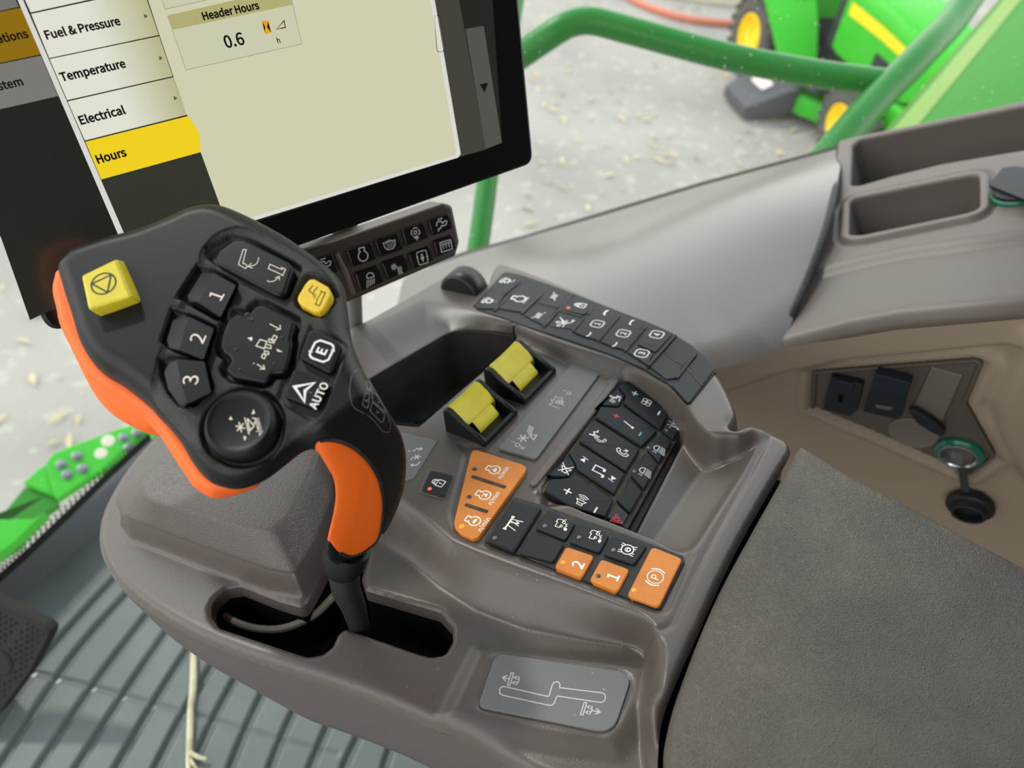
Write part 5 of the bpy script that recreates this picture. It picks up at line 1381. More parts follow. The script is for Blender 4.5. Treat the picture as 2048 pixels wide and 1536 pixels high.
# page behind: dimmed tiles
ui('dim_tile', (170, 130, 16), Z1((-220, 120), (0, 70), (122, 45), (238, 318), (-220, 415)), .00022, .72, scr, [(mtext('ations', Z1((70, 212))[0], 17), INK)])
ui('dim_tile', (146, 145, 138), Z1((-220, 420), (238, 326), (340, 562), (-220, 690)), .00022, .72, scr, [(mtext('stem', Z1((58, 492))[0], 17), INK)])
ui('dim_tile', (140, 139, 130), Z1((-220, -60), (30, -130), (110, 40), (-220, 112)), .00022, .72, scr)
# pale frame line of the open page
ui('page_edge', (222, 222, 214), [(-28, -140), (-17, -140), (46, 0), (251, 474), (240, 478), (35, 0)], .0003, 1., scr)
ui('menu_column', (66, 68, 56), [(58, 0), (200, 0), (402, 304), (450, 440), (260, 495), (46, 0)], .00021, .62, scr)
page = ui('page', (214, 214, 182), Z1((640, -700), (850, -50), (932, 205), (1014, 447), (1092, 672), (1102, 682), (1166, 775), (1174, 892), (1298, 1232), (1455, 1286), (2040, 1112), (2685, 908)) + [(862, 0), (800, -330)], .00026, 1., scr)
ui('page_border', (226, 226, 218), [(860, 0), (869, 0), (921, 308), (916, 315), (505, 442), (498, 436), (911, 310), (912, 303)], .00032, 1., scr)
tabs = [('', [(5, -300), (738, -420), (836, -70), (180, 73)], None), ('Fuel & Pressure', [(182, 82), (838, -60), (858, -4), (928, 205), (288, 340)], (485, 162)), ('Temperature', [(290, 346), (930, 212), (1010, 446), (393, 586)], (547, 418)),
        ('Electrical', [(396, 594), (1014, 452), (1092, 672), (496, 822)], (597, 672))]
for tx, q, c in tabs:
    tri = []
    ui('menu_tab', (232, 232, 218), Z1(*q), .0003, 1., scr, ([(mtext(tx, Z1(c)[0], 17, .035), INK)] if tx else []) + ([(Ink().poly([MF.pix(*p)[:2] for p in Z1((c_[0], c_[1] - 14), (c_[0] + 24, c_[1]), (c_[0] + 5, c_[1] + 14))]), screen((96, 92, 60))) for c_ in [{'Fuel & Pressure': (840, 95), 'Temperature': (928, 340), 'Electrical': (1014, 574)}[tx]]] if tx else []), grad=(188, 186, 140))
ui('menu_tab', (246, 214, 30), Z1((499, 830), (1096, 680), (1104, 684), (1166, 776), (1174, 890), (592, 1050)), .0003, 1.02, scr, [(mtext('Hours', Z1((650, 912))[0], 17, .035), INK)])['label'] = 'yellow selected tab reading Hours'
bx = lambda *p: Ink().line([MF.pix(*q)[:2] for q in Z1(*p)], .00022, True)
ui('hours_box', (208, 209, 180), Z1((980, 94), (1690, -70), (1765, 258), (1087, 410)), .0003, 1., scr,
   [(bx((980, 94), (1690, -70), (1765, 258), (1087, 410)), screen((130, 128, 96))), (Ink().poly([MF.pix(*q)[:2] for q in Z1((980, 94), (1690, -70), (1712, 28), (1006, 176))]), screen((184, 178, 120))),
    (mtext('Header Hours', Z1((1350, 62))[0], 15.5, .035), INK), (mtext('0.6', Z1((1367, 236))[0], 25, .02), INK), (mtext('h', Z1((1627, 236))[0], 11, .02), INK),
    (Ink().line([MF.pix(*q)[:2] for q in Z1((1615, 172), (1660, 122), (1668, 162), (1650, 165))], .0005, True), INK),
    (Ink().poly([MF.pix(*q)[:2] for q in Z1((1528, 124), (1568, 120), (1588, 192), (1548, 200))]), screen((236, 170, 20))), (Ink().poly([MF.pix(*q)[:2] for q in Z1((1532, 128), (1550, 160), (1546, 190))]).poly([MF.pix(*q)[:2] for q in Z1((1566, 126), (1584, 190), (1560, 160))]), INK)])
ui('hours_box', (208, 209, 180), Z1((900, -150), (1500, -280), (1560, -80), (965, 55)), .0003, 1., scr, [(bx((900, -150), (1500, -280), (1560, -80), (965, 55)), screen((130, 128, 96)))])

# shortcut keypad under the display
KF = Frame(at(800, 500, .535), MF.x, MF.y, MF.z)
kp = thing('shortcut_keypad', 'brown strip of black shortcut keys hanging below the touch display', 'keypad', KF)
Zk = zz((640, 400), 360 / 2048)
kout = rounded(KF.uv(Zk((-900, 760), (180, 460), (1420, 35), (1520, 60), (1605, 480), (1560, 640), (380, 1150), (-700, 1600))), .004, 4)
bm = bmesh.new(); prism(bm, kout, -.022, -.001, .003, bottom=True); obj('housing', bm, M['brown'], kp)
bm = bmesh.new(); a_ = [KF.pix(*p, .0) for p in Zk((190, 610), (300, 830), (385, 1070))]; tube(bm, [(p[0], p[1], -.0015) for p in a_], .0022, 8); obj('divider', bm, M['brown'], kp)
def S_combine2():
    i = Ink(); i.line([(-.9, -.1), (-.75, .45), (.0, .45), (.15, .1), (.7, .35), (.95, .2), (.7, -.25), (.2, -.3), (-.1, -.2), (-.3, -.55), (-.6, -.5), (-.8, -.9)], .15); i.line([(-.5, .75), (.3, .85)], .16); return i
def S_screen():
    i = Ink(); i.rrect((0, 0), .95, .72, .12, .13)
    for x in (-.5, 0, .5): i.line([(x, .2), (x, -.35)], .1).line([(x - .15, .2), (x + .2, .2)], .1)
    return i.line([(-.9, .42), (.9, .42)], .1)
def S_sieve():
    i = Ink(); i.line([(-.95, .35), (-.8, -.4), (-.4, -.75), (.4, -.75), (.8, -.4), (.95, .35)], .12, True).arc((0, -.2), .72, 25, 155, .1, 8)
    for r in range(3):
        for c in range(4): i.line([(-.45 + .3 * c, -.5 + .25 * r), (-.25 + .3 * c, -.42 + .25 * r)], .09)
    return i
def S_rotor():
    i = Ink().circle((0, .2), .25, .14, 10)
    for a in (80, 170, 260, 350): i.arc((.3 * math.cos(math.radians(a)), .2 + .3 * math.sin(math.radians(a))), .4, a - 60, a + 70, .14, 6)
    return i.line([(-.3, -.65), (.0, -.5), (.35, -.7)], .16).line([(0, -.3), (.05, -1)], .14)
def S_sun():
    i = Ink().circle((-.4, .35), .22, .14, 10)
    for k in range(8): a = math.radians(45 * k); i.line([(-.4 + .3 * math.cos(a), .35 + .3 * math.sin(a)), (-.4 + .5 * math.cos(a), .35 + .5 * math.sin(a))], .11)
    for k in range(3): i.line([(.1 + .25 * k, .2), (.2 + .25 * k, -.1), (.1 + .25 * k, -.4), (.2 + .25 * k, -.75)], .1)
    return i.line([(.05, -.85), (.8, -.85)], .1)
def S_seatperson():
    return Ink().rrect((0, 0), .8, .95, .3, .12).disc((0, .4), .16).poly([(-.15, .2), (.15, .2), (.3, -.2), (.12, -.2), (.1, -.6), (-.1, -.6), (-.12, -.2), (-.3, -.2)]).poly([(-1, .3), (-.6, .3), (-.8, .0)]).poly([(1, -.1), (.6, -.1), (.8, .2)])
keysK = [('engine_key', (300, 572, 590, 480, 650, 672, 372, 765), S_engine(), (487, 622)), ('sieve_key', (620, 455, 890, 370, 960, 560, 690, 650), S_sieve(), (792, 500)), ('rotor_key', (930, 335, 1190, 250, 1240, 430, 985, 525), S_rotor(), (1090, 385)),
         ('machine_key', (1232, 222, 1470, 150, 1520, 320, 1282, 410), S_combine2(), (1385, 275)), ('light_key', (400, 832, 660, 742, 735, 930, 462, 1040), S_lamp(), (580, 905)), ('climate_key', (705, 712, 965, 622, 1030, 800, 772, 910), S_sun(), (875, 780)),
         ('seat_key', (1005, 612, 1250, 520, 1300, 690, 1062, 790), S_seatperson(), (1165, 655)), ('screen_key', (1290, 468, 1510, 390, 1560, 550, 1342, 650), S_screen(), (1435, 522)), ('layout_key', (-120, 700, 150, 612, 212, 820, -60, 910), S_combine2(), (55, 735))]
for nm, q, ink, c in keysK:
    key(nm, KF, Zk(*[(q[i], q[i + 1]) for i in range(0, 8, 2)]), -.004, .0012, M['keyblack'], [(ink, one(Zk, *c), .0048, (-20, -100), M['greyprint'])], r=.0016, bev=.001, parent=kp)
# post that carries display and keypad
post = thing('display_post', 'grey upright post carrying the touch display and the keypad', 'post')
bm = bmesh.new(); tp, bt = at(706, 560, .575), at(712, 668, .66)
tube(bm, [tuple(tp + np.array((0, 0, .05))), tuple(tp), tuple(bt), tuple(bt + np.array((0, 0, -.12)))], .0062, 16); obj('upright', bm, M['post'], post)
bm = bmesh.new(); tube(bm, [tuple(MF.w(.13, by + .05, -.03)), tuple(MF.w(.16, by + .03, -.07)), tuple(tp + np.array((0, 0, .05)))], .013, 14); obj('bracket', bm, M['post'], post)

# ------------------------------------------------------------------ sockets on the right wall
sp = thing('socket_panel', 'dark brown arrow shaped socket panel set in the beige side wall', 'socket panel', WF)
Z7 = zz((1540, 660), 508 / 1773)
pin = WF.uv(Z7((300, 272), (1450, 182), (1500, 222), (1380, 500), (1585, 878), (1400, 1012), (1345, 1003), (705, 722), (285, 540)), -.0035)
bm = bmesh.new(); prism(bm, rounded(pin, .003), -.010, -.0025, .001); obj('plate', bm, M['connpanel'], sp)
bm = bmesh.new(); po = ccw(rounded(pin, .003)); tube(bm, [(p[0], p[1], -.0020) for p in inset(po, .002)] + [(p[0], p[1], -.0020) for p in inset(po, .002)][:1], .0020, 8, caps=False); obj('rim', bm, M['connpanel'], sp)
HZ = -.0024
def SP(nm, px, h, m, r=.0012, bev=.0008, z0=HZ - .001):
    bm = bmesh.new(); prism(bm, rounded(WF.uv(Z7(*px), h), r, 3), z0, h, bev); return bm
obj('blank_plate', SP('b', ((1125, 262), (1345, 322), (1200, 640), (990, 560)), HZ + .002, 0), M['connplate'], sp)
bm = bmesh.new(); lathe(bm, [(.019, 0), (.019, .0008), (.018, .0014), (.0165, .0008), (.0004, .0008)], 32, WF.pix(*one(Z7, 1000, 718), HZ), cap1=True); obj('round_blank', bm, M['connplate'], sp)
dpt = obj('data_port', SP('d', ((425, 332), (600, 370), (650, 390), (610, 560), (560, 605), (365, 555)), HZ + .006, 0), M['socketblack'], sp)
bm = SP('d', ((458, 350), (590, 380), (570, 450), (510, 430), (450, 430)), HZ + .008, 0, z0=HZ + .003); obj('flap', bm, M['capblue'], dpt)
bm = SP('d', ((478, 455), (512, 462), (505, 510), (470, 502)), HZ + .0064, 0, 0, .0001, HZ + .005); obj('hole', bm, M['void'], dpt)
up_ = obj('usb_port', SP('u', ((720, 380), (960, 440), (920, 600), (880, 625), (650, 570)), HZ + .005, 0), M['socketblack'], sp)
bm = SP('u', ((740, 310), (985, 375), (960, 440), (940, 470), (700, 400)), HZ + .011, 0, z0=HZ + .003); obj('lid', bm, M['capblue'], up_)
bm = SP('f', ((965, 560), (1010, 562), (1140, 640), (1222, 712), (1205, 748), (1120, 715), (1030, 655), (985, 600)), HZ + .009, 0, z0=HZ + .004); obj('rubber_flap', bm, M['socketblack'], up_)
bm = SP('u', ((735, 522), (860, 545), (835, 562), (745, 545)), HZ + .0056, 0, 0, .0001, HZ + .004); obj('contact', bm, M['steel'], up_)
# 12 volt socket with its hanging cap
so = thing('power_socket', 'round power socket with chrome ring and black cap hanging below it', 'power socket', WF)
c = WF.pix(*one(Z7, 1322, 842), HZ)
bm = bmesh.new(); lathe(bm, [(.0178, 0), (.0180, .004), (.0165, .006), (.0150, .0062)], 40, c); obj('green_ring', bm, M['greenring'], so)
bm = bmesh.new(); lathe(bm, [(.0150, .0055), (.0146, .0072), (.0132, .0074), (.0122, .0062), (.0118, -.004)], 40, c); obj('chrome_ring', bm, M['chrome'], so)
bm = bmesh.new(); lathe(bm, [(.0122, .005), (.0118, -.006), (.0010, -.0065)], 32, c, cap1=True); obj('barrel', bm, M['socketblack'], so)
cc = WF.pix(*one(Z7, 1388, 1270), .012)
bm = bmesh.new(); tp_ = WF.pix(*one(Z7, 1345, 955), .004); m2 = WF.pix(*one(Z7, 1365, 1120), .012)
for s_ in (1,):
    d = nrm(np.array(m2) - np.array(tp_)); n = np.cross(d, (0, 0, 1.)) * .0032
    skirt(bm, [[tuple(np.array(tp_) + n), tuple(np.array(m2) + n)], [tuple(np.array(tp_) + n + (0, 0, .0018)), tuple(np.array(m2) + n + (0, 0, .0018))], [tuple(np.array(tp_) - n + (0, 0, .0018)), tuple(np.array(m2) - n + (0, 0, .0018))], [tuple(np.array(tp_) - n), tuple(np.array(m2) - n)]], False)
obj('tether', bm, M['socketblack'], so)
bm = bmesh.new(); lathe(bm, [(.0004, -.010), (.0178, -.010), (.0186, -.008), (.0186, -.004), (.0170, -.002), (.0138, -.0015), (.0130, .0035), (.0118, .004), (.0108, .0035), (.0106, -.004), (.0004, -.0045)], 40, cc)
d = np.array((0, 1., 0)); 
for a in (95, 265): 
    q = np.array(cc) + np.array((.0165 * math.cos(math.radians(a)), .0165 * math.sin(math.radians(a)), -.006)); box(bm, tuple(q - (.009, .003, .003)), tuple(q + (.009, .003, .003)))
obj('cap', bm, M['socketblack'], so)
# second socket at the frame edge with a flat lid
s2 = thing('lidded_socket', 'black lidded round socket with green ring beside the small storage bin', 'power socket', PF2)
c = PF2.pix(2042, 384, .006)
bm = bmesh.new(); lathe(bm, [(.0262, -.003), (.0256, .003), (.024, .0045), (.022, .004)], 40, c); obj('green_ring', bm, M['greenring'], s2)
bm = bmesh.new(); lathe(bm, [(.0238, .002), (.0236, .0075), (.0226, .0085), (.0004, .0086)], 40, c, cap1=True); obj('cap', bm, M['socketblack'], s2)
bm = bmesh.new(); prism(bm, rounded(PF2.uv([(1977, 369), (2004, 335), (2030, 331), (2110, 345), (2110, 425), (2048, 398), (1985, 373)], .018), .001), .0146, .0180, .0007); obj('lid', bm, M['capblue'], s2)
bm = bmesh.new(); prism(bm, PF2.uv([(1973, 358), (1983, 357), (1986, 366), (1981, 368)], .008), .001, .0085, .0004); obj('latch', bm, M['socketblack'], s2)

# ------------------------------------------------------------------ cab floor: pedal, straw
PEF = plane3(at(0, 1235, .82), at(96, 1262, .82), at(0, 1400, .84), at(96, 1262, .82) - at(0, 1235, .82))
pe = thing('foot_pedal', 'dark studded foot pedal at the edge of the ribbed floor mat', 'pedal', PEF)
po = PEF.uv([(-120, 1130), (0, 1208), (88, 1252), (99, 1262), (97, 1275), (60, 1345), (0, 1425), (-120, 1540)])
bm = bmesh.new(); prism(bm, rounded(po, .003, 3), -.016, .0, .002, bottom=True); obj('tread', bm, M['pedal'], pe)
bm = bmesh.new(); pc = PEF.pix(-2, 1326)
lathe(bm, [(.0155, -.001), (.0155, .001), (.013, .0022), (.0125, .001), (.0004, .0012)], 28, pc, cap1=True); obj('round_boss', bm, M['pedal'], pe)
bm = bmesh.new(); inP = inset(ccw(po), .006); A0 = np.array(inP); lo, hi = A0.min(0), A0.max(0)
ex = np.array(PEF.uv([(20, 1300), (46, 1258)])); ax_ = nrm(ex[1] - ex[0]); bx_ = np.array((-ax_[1], ax_[0])); o0 = A0.mean(0)
cnt = 0
for i in range(-30, 30):
    for j in range(-30, 30):
        p = o0 + ax_ * i * .0066 + bx_ * (j + .5 * (i % 2)) * .0066
        if j % 7 in (0, ): continue
        if sdf(inP, np.array([p[0]]), np.array([p[1]]))[0] > 0 and np.hypot(*(p - np.array(pc[:2]))) > .019:
            a = [bm.verts.new((p[0] + .0029 * math.cos(t), p[1] + .0029 * math.sin(t), -.0002)) for t in np.linspace(0, 2 * math.pi, 6, endpoint=False)]
            t_ = bm.verts.new((p[0], p[1], .0022))
            for k in range(6): bm.faces.new((a[k], a[(k + 1) % 6], t_))
s_ = obj('studs', bm, M['pedal'], pe); s_['kind'] = 'stuff'
bm = bmesh.new(); ap = np.array(PEF.pix(-60, 1320, -.016)); wdn = PEF.loc(PEF.w(*ap) + np.array((-.05, .02, -.2))); tube(bm, [tuple(ap), tuple(wdn)], .012, 12); obj('pedal_arm', bm, M['dark'], pe)
F_ = lambda x, y, z=.004: (*Frame((0, 0, z), (1, 0, 0), (0, 1, 0), (0, 0, 1)).pix(x, y)[:2], z)
st = thing('straw_stalk', 'pale dry straw stalk lying across the floor mat ribs', 'straw')
bm = bmesh.new(); tube(bm, [F_(387, 1300), F_(387, 1340, .006), F_(386, 1380, .005), F_(381, 1410, .007), F_(380, 1460, .005), F_(378, 1520, .004), F_(377, 1560, .004)], [.0035, .0040, .0042, .0034, .0038, .0034, .003], 8)
obj('stem', bm, M['straw'], st)
bm = bmesh.new(); tube(bm, [F_(380, 1505, .008), F_(396, 1514, .010), F_(412, 1518, .008)], [.0026, .0024, .0018], 8); obj('sprig', bm, M['straw'], st)
bm = bmesh.new(); tube(bm, [F_(380, 1515), F_(388, 1530, .008), F_(396, 1540, .004)], [.002, .0018, .0012], 8); obj('sprig', bm, M['straw'], st)

# ------------------------------------------------------------------ outside: handrail, shield, bracket
hr = thing('handrail', 'green tubular handrail outside the side window', 'handrail')
bm = bmesh.new(); zr = 1.24
tube(bm, smooth_open([tuple(at(*p)) for p in ((1006, 136, 1.272), (1040, 112, zr + .02), (1110, 64, zr), (1145, 46, zr), (1185, 42, zr), (1250, 58, zr), (1450, 112, zr), (1620, 145, zr), (1790, 168, zr))], 6), .0215, 20); obj('top_rail', bm, M['rail'], hr)
bm = bmesh.new(); tube(bm, smooth_open([tuple(at(*p)) for p in ((2080, -240, 1.5), (1935, 0, 1.34), (1850, 100, 1.26), (1762, 190, 1.22), (1690, 270, 1.19), (1600, 380, 1.16))], 5), .0245, 20); obj('brace', bm, M['rail'], hr)
bm = bmesh.new(); tube(bm, smooth_open([tuple(at(*p)) for p in ((1046, -120, 1.32), (1028, 0, 1.30), (990, 240, 1.26), (966, 430, 1.23), (946, 560, 1.21), (930, 680, 1.20))], 5), .0170, 20); obj('post', bm, M['rail'], hr)

shd = plane3(at(1745, 280, 1.75), at(1990, 0, 2.2), at(2200, 260, 1.65))
sh = thing('side_shield', 'glossy green machine side panel with a pale yellow edge behind the storage bins', 'machine panel', shd)
so_ = shd.uv([(1715, 320), (1748, 276), (1860, 148), (1990, -2), (2120, -150), (2400, -150), (2400, 420), (1900, 420)])
e0 = shd.uv([(1600, 450), (1748, 276), (1860, 148), (1990, -2), (2200, -240)])
def hsh(u, v):
    d = dist_line(e0, u, v)
    return -fillet(d, .03) + .05 * np.sin(np.clip(d / .5, 0, 1) * math.pi) + .014 * (1 - sstep(np.abs(d - .30) / .05))
relief('panel', so_, hsh, .008, M['green_dark'], sh)
for nm, w0, w1, m_ in (('edge_stripe', .004, .010, mat('yellow_edge_line', (170, 150, 50), .5)), ('yellow_stripe', .028, .075, mat('yellow_green_stripe', (112, 150, 34), .5))):
    E = dense(e0, .02, False); E = np.array(E); t_ = np.gradient(E, axis=0); n_ = np.stack([t_[:, 1], -t_[:, 0]], 1); n_ /= np.linalg.norm(n_, axis=1)[:, None]
    c0 = np.array(shd.uv([(2048, 150)])[0]); 
    if ((c0 - E[len(E) // 2]) @ n_[len(E) // 2]) < 0: n_ = -n_
    bm = bmesh.new(); q0, q1 = E + n_ * w0, E + n_ * w1
    z0, z1 = hsh(q0[:, 0], q0[:, 1]) + .0015, hsh(q1[:, 0], q1[:, 1]) + .0015
    skirt(bm, [[(*p, z) for p, z in zip(q0, z0)], [(*p, z) for p, z in zip(q1, z1)]], False); obj(nm, bm, m_, sh)

br = frame_nx(at(150, 940, 1.5), nrm(np.array((0, 0, 1.)) + .6 * nrm(CAM - at(150, 940, 1.5))), at(310, 866, 1.55) - at(0, 1060, 1.5))
fb = thing('step_bracket', 'bright green drilled step bracket outside the front glass', 'bracket', br)
Zg = zz((0, 780), 540 / 2048)
bm = bmesh.new(); prism(bm, br.uv(Zg((340, 560), (400, 480), (520, 430), (900, 290), (1000, 265), (1250, 330), (1200, 420), (700, 650), (430, 830), (400, 780))), -.02, 0, .003, bottom=True); obj('plate', bm, M['green'], fb)
bm = bmesh.new(); prism(bm, br.uv(Zg((170, 690), (290, 580), (340, 560), (400, 780), (330, 760))), -.03, -.006, .003, bottom=True); obj('end_plate', bm, M['green'], fb)
bm = bmesh.new(); prism(bm, br.uv(Zg((-200, 1100), (0, 900), (165, 700), (330, 760), (400, 780), (430, 830), (240, 960), (-200, 980))), -.04, -.02, .003, bottom=True); obj('lower_plate', bm, M['green_dark'], fb)
bm = bmesh.new(); prism(bm, br.uv(Zg((-200, 965), (240, 958), (330, 900), (100, 1140), (-200, 1340))), -.05, -.012, .003, bottom=True); obj('foot_plate', bm, M['green'], fb)
for q in ((465, 570), (585, 505), (510, 645), (630, 600), (940, 365), (980, 440), (1040, 330)):
    bm = bmesh.new(); lathe(bm, [(.010, -.001), (.010, .003), (.0062, .004), (.0062, .009), (.0055, .010), (.0004, .010)], 12, br.pix(*one(Zg, *q), 0), cap1=True); obj('bolt', bm, M['steel'], fb)
for q, r in (((820, 385), .013), ((765, 480), .012)):
    bm = bmesh.new(); lathe(bm, [(r, .0004), (r * .9, .0008), (.0004, .0008)], 20, br.pix(*one(Zg, *q), 0), cap1=True); obj('drilled_hole', bm, M['concrete'], fb)

# ------------------------------------------------------------------ mower parked on the lot
def gpt(px, py, z=0.):
    d = ray(px, py); t = (GZ + z - CAM[2]) / d[2]
    return CAM + d * t
r0, f0 = gpt(1497, 150), gpt(1662, 306)
hdg = nrm(f0 - r0); hdg[2] = 0; hdg = nrm(hdg); WB = np.linalg.norm((f0 - r0)[:2])
lft = np.cross((0, 0, 1.), hdg)
KS = WB / 1.30                                        # all mower sizes follow its wheelbase
MW = Frame(r0 + lft * .48 * KS, hdg * 1, lft * 1, (0, 0, 1))
mo = thing('riding_mower', 'green riding mower with yellow wheels parked on the asphalt lot', 'mower', MW)
S = lambda *p: tuple(np.array(p, float) * KS)
def wheel(x, y, R_, w, hub):
    """tyre with treads, and a yellow dished rim"""
    c = np.array(S(x, y, R_)); sgn = -1 if y < 0 else 1
    bm = bmesh.new(); pr = [(hub * 1.02, -.42), (hub * 1.15, -.5), (R_ * .86, -.5), (R_ * .97, -.36), (R_, -.15), (R_, .15), (R_ * .97, .36), (R_ * .86, .5), (hub * 1.15, .5), (hub * 1.02, .42)]
    lathe(bm, [(r * KS, z * w * KS) for r, z in pr], 44, tuple(c), (0, sgn, 0))
    for k in range(22):
        a = 2 * math.pi * k / 22
        for s in (-1, 1):
            fr = Frame(c + np.array((math.cos(a) * R_ * KS, 0, math.sin(a) * R_ * KS)), (-math.sin(a), 0, math.cos(a)), (0, 1, 0), (math.cos(a), 0, math.sin(a)))
            b0 = len(bm.verts); q = [(-.02, s * .02), (.015, s * .02), (.06, s * .5), (.02, s * .5)]
            q = [(p[0] * R_ / .3 * KS, p[1] * w * KS) for p in q]
            prism(bm, q, -.02 * KS, .014 * KS, .003 * KS, 0, 1)
            bm.verts.ensure_lookup_table()
            for v in bm.verts[b0:]: v.co = Vector(fr.w(*v.co))
    ty = obj('tyre', bm, M['tyre'], mo)
    bm = bmesh.new(); lathe(bm, [(hub * KS, -.44 * w * KS), (hub * KS, .46 * w * KS), (hub * .93 * KS, .47 * w * KS), (hub * .86 * KS, .30 * w * KS), (hub * .5 * KS, .16 * w * KS), (hub * .30 * KS, .26 * w * KS), (.004, .27 * w * KS)], 32, tuple(c), (0, sgn, 0), cap1=True)
    obj('wheel_rim', bm, M['wheel_yellow'], mo)
wheel(0, -.46, .30, .26, .165); wheel(0, .46, .30, .26, .165)
wheel(1.30, -.44, .215, .18, .125); wheel(1.30, .44, .215, .18, .125)
def loft(name, secs, m, parent=mo, close=True):
    """sections: lists of (x, y, z), same length"""
    bm = bmesh.new(); R_ = skirt(bm, [[S(*p) for p in s] for s in secs]); 
    bm.faces.new(R_[0][::-1]); bm.faces.new(R_[-1])
    return obj(name, bm, m, parent, auto=40)
def arch(x, w, zb, zt, r=.08, n=5):
    q = rounded([(-w, zb), (w, zb), (w, zt), (-w, zt)], [.01, .01, r, r], n); return [(x, a, b) for a, b in q]
hood = loft('hood', [arch(.62, .27, .46, .86, .09), arch(.70, .285, .44, .90, .10), arch(1.1, .275, .42, .86, .10), arch(1.45, .25, .42, .78, .11), arch(1.58, .21, .46, .70, .10), arch(1.61, .17, .50, .64, .08)], M['green'])
for s in (-1, 1):
    bm = bmesh.new(); skirt(bm, [[S(.70, s * .289, .70), S(1.1, s * .281, .68), S(1.47, s * .252, .63)], [S(.70, s * .291, .78), S(1.1, s * .282, .75), S(1.47, s * .252, .69)]], False); obj('hood_stripe', bm, M['wheel_yellow'], hood)
    bm = bmesh.new(); skirt(bm, [[S(1.10, s * .2805, .47), S(1.36, s * .262, .47)], [S(1.10, s * .2815, .60), S(1.36, s * .262, .57)]], False); obj('grille', bm, M['dark'], hood)
bm = bmesh.new(); box(bm, S(1.59, -.14, .44), S(1.63, .14, .62), 0, .01); obj('front_grille', bm, M['dark'], mo)
loft('dash', [arch(.50, .24, .42, .90, .08), arch(.60, .26, .42, .96, .08), arch(.64, .27, .42, .90, .08)], M['dark'])
bm = bmesh.new(); lathe(bm, [(.165 * KS, -.012 * KS), (.178 * KS, 0), (.165 * KS, .012 * KS), (.155 * KS, 0), (.165 * KS, -.012 * KS)], 28, S(.44, 0, 1.02), nrm((-.5, 0, .86))); tube(bm, [S(.44, 0, 1.02), S(.56, 0, .86)], .02 * KS, 8); tube(bm, [S(.40, -.16, 1.0), S(.40, .16, 1.0)], .012 * KS, 6); obj('steering_wheel', bm, M['dark'], mo)
for s in (-1, 1):
    loft('fender', [[(-.34, s * .30, .56), (-.34, s * .62, .56), (-.34, s * .62, .60), (-.34, s * .30, .62)], [(-.15, s * .26, .64), (-.15, s * .63, .63), (-.15, s * .62, .69), (-.15, s * .26, .72)], [(.16, s * .26, .64), (.16, s * .63, .62), (.16, s * .62, .68), (.16, s * .26, .72)], [(.36, s * .28, .46), (.36, s * .60, .44), (.38, s * .60, .50), (.38, s * .28, .54)], [(.50, s * .30, .30), (.50, s * .56, .28), (.54, s * .56, .30), (.54, s * .30, .34)]], M['green'])
    bm = bmesh.new(); box(bm, S(.05, s * .40 - .07, .70), S(.19, s * .40 + .07, .745), 0, .02 * KS); obj('control_pod', bm, M['dark'], mo)
    bm = bmesh.new(); box(bm, S(.46, s * .40 - .15, .27), S(.98, s * .40 + .13, .305), 0, .03 * KS); obj('footrest', bm, M['dark'], mo)
loft('seat_base', [[(-.30, -.30, .50), (-.30, .30, .50), (-.30, .30, .70), (-.30, -.30, .70)], [(.18, -.30, .50), (.18, .30, .50), (.18, .30, .70), (.18, -.30, .70)]], M['green'])
loft('seat', [[(-.26, -.24, .70), (-.26, .24, .70), (-.30, .22, 1.12), (-.30, -.22, 1.12)], [(-.18, -.24, .70), (-.18, .24, .70), (-.20, .22, 1.12), (-.20, -.22, 1.12)]], M['dark'])
bm = bmesh.new(); box(bm, S(-.22, -.24, .70), S(.22, .24, .80), 0, .05 * KS); obj('seat_cushion', bm, M['dark'], mo)
bm = bmesh.new(); box(bm, S(-.2, -.16, .22), S(1.62, .16, .44), 0, .02); obj('chassis', bm, M['dark'], mo)
bm = bmesh.new(); tube(bm, [S(1.30, -.40, .215), S(1.30, .40, .215)], .04 * KS, 10); obj('front_axle', bm, M['green'], mo)
loft('front_frame', [arch(1.36, .30, .24, .40, .02), arch(1.72, .26, .26, .40, .04)], M['green'])
bm = bmesh.new(); tube(bm, [S(1.62, -.24, .34), S(1.78, -.24, .36), S(1.78, .24, .36), S(1.62, .24, .34)], .022 * KS, 8); obj('front_bar', bm, M['steel'], mo)
# mowing deck with its black discharge chute
dk_ = [(.22, -.46), (.40, -.56), (.80, -.56), (1.0, -.44), (1.06, -.2), (1.06, .2), (1.0, .44), (.8, .56), (.4, .56), (.22, .46)]
bm = bmesh.new(); prism(bm, rounded([S(*p)[:2] for p in dk_], .05 * KS, 3), .07 * KS, .20 * KS, .04 * KS, 0, 3); obj('mowing_deck', bm, M['green'], mo)
ch = loft('discharge_chute', [[(.30, -.54, .08), (.82, -.54, .08), (.82, -.54, .24), (.30, -.54, .24)], [(.34, -.62, .06), (.84, -.62, .06), (.84, -.62, .235), (.34, -.62, .235)], [(.42, -.90, .03), (.80, -.92, .03), (.80, -.92, .10), (.42, -.90, .10)]], M['deck'])
fr0 = np.array(S(.52, -.70, .2025)); 
bm = bmesh.new(); prism(bm, rounded([(.0, -.045 * KS), (.19 * KS, -.045 * KS), (.19 * KS, .045 * KS), (0, .045 * KS)], .02 * KS, 3), -.003, .003, .001)
sl = math.atan2(.235 - .10, .29)
for v in bm.verts: v.co = Vector(np.array(S(.50, -.72, .195)) + np.array((v.co.x, v.co.y * math.cos(sl), v.co.y * math.sin(sl) + v.co.z + .004)))
obj('warning_label', bm, M['decal'], ch)['label'] = 'white and red warning label'
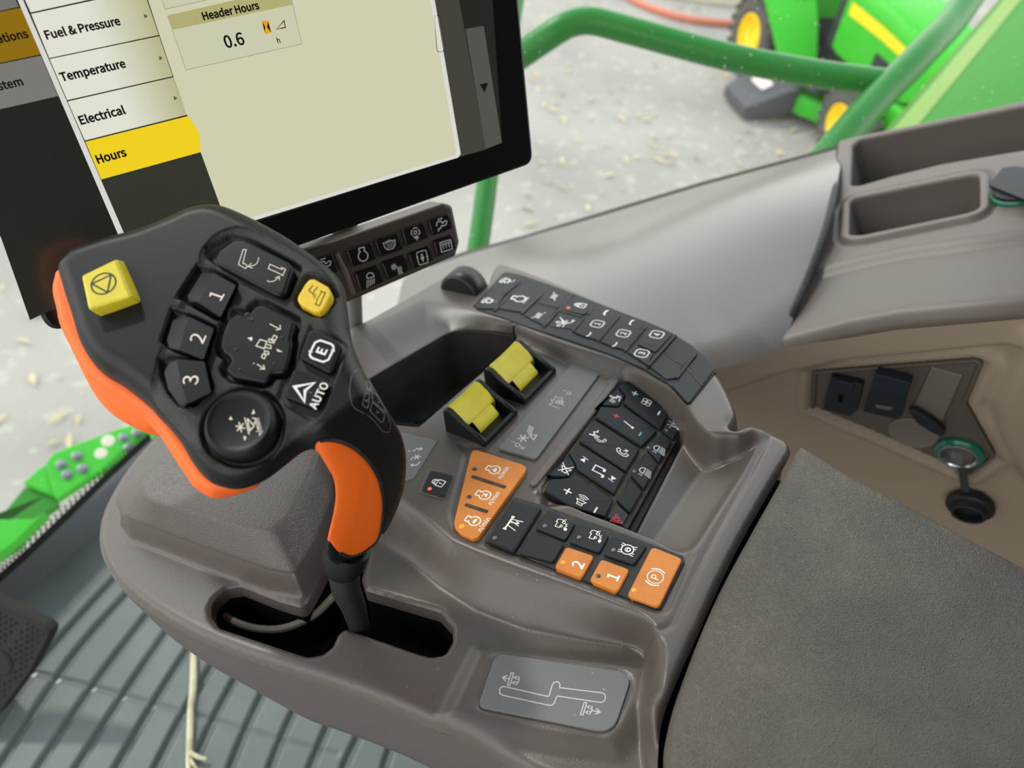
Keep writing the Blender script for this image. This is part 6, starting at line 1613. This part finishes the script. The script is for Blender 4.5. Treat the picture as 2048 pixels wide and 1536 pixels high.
for x, y in ((1.12, -.36), (.95, .52)):
    bm = bmesh.new(); lathe(bm, [(.06 * KS, -.03 * KS), (.07 * KS, 0), (.06 * KS, .03 * KS)], 14, S(x, y, .07), (0, 1, 0), cap0=True, cap1=True); obj('gauge_wheel', bm, M['dark'], mo)
for x, y, z, r in ((.62, -.40, .24, .05), (.72, -.34, .26, .06), (.86, -.30, .25, .05), (.58, -.2, .26, .06)):
    bm = bmesh.new(); lathe(bm, [(r * KS, 0), (r * KS, .05 * KS), (r * .6 * KS, .07 * KS)], 14, S(x, y, z - .05), cap1=True); obj('pulley', bm, M['steel'], mo)
bm = bmesh.new(); tube(bm, [S(1.10, -.34, .34), S(1.10, -.34, .38)], .05 * KS, 12); obj('deck_knob', bm, M['yellow_small'], mo)
for k in range(5):
    bm = bmesh.new(); lathe(bm, [(.035 * KS, 0), (.035 * KS, .012 * KS), (.02 * KS, .02 * KS)], 12, S(1.42 - .06 * k, -.20 - .035 * (k % 2), .43), (.3, -.9, .3), cap1=True); obj('bolt_head', bm, M['steel'], mo)
loft('deck_hump', [[(.45, -.42, .19), (.45, .1, .19), (.50, .05, .27), (.50, -.36, .27)], [(.85, -.42, .19), (.85, .1, .19), (.80, .05, .27), (.80, -.36, .27)]], M['green'])
hs = thing('garden_hose', 'coral garden hose on the lot at the top of the view', 'hose')
bm = bmesh.new(); tube(bm, smooth_open([tuple(gpt(*p, .03)) for p in ((1180, -60), (1250, -10), (1300, 15), (1360, 34), (1420, 44), (1500, 48), (1600, 45))], 6), .034, 10); obj('tube', bm, M['hose'], hs)
bm = bmesh.new(); kq = [gpt(*p) for p in ((1290, -12), (1345, -2), (1400, 6), (1470, 14), (1560, 14), (1560, -200), (1290, -200))]
skirt(bm, [[tuple(p + np.array((0, 0, .004))) for p in kq], [tuple(p + np.array((0, 0, .09))) for p in kq]]); R_ = [v for v in bm.verts][len(kq):]; bm.faces.new(R_)
struct(obj('kerb', bm, M['concrete'])).name = 'trim_7'
# leaves scattered over the lot
bm = bmesh.new(); lr = np.random.default_rng(3)
for _ in range(150):
    px, py = (lr.uniform(1050, 1700), lr.uniform(0, 480)) if lr.random() < .9 else (lr.uniform(-100, 330), lr.uniform(520, 900))
    p = gpt(px, py, .012); a = lr.uniform(0, 6.28); L_ = lr.uniform(.02, .06); w_ = L_ * lr.uniform(.3, .6)
    d = np.array((math.cos(a), math.sin(a), lr.uniform(-.2, .2))); n = np.array((-math.sin(a), math.cos(a), lr.uniform(-.2, .2)))
    vs = [bm.verts.new(tuple(p + q)) for q in (d * L_, n * w_ * .6 + (0, 0, .012), -d * L_, -n * w_ * .6 + (0, 0, .006))]
    bm.faces.new(vs)
lv = obj('fallen_leaves', bm, M['leaf']); tag(lv, 'dry leaves strewn over the pale asphalt outside', 'leaves', kind='stuff')
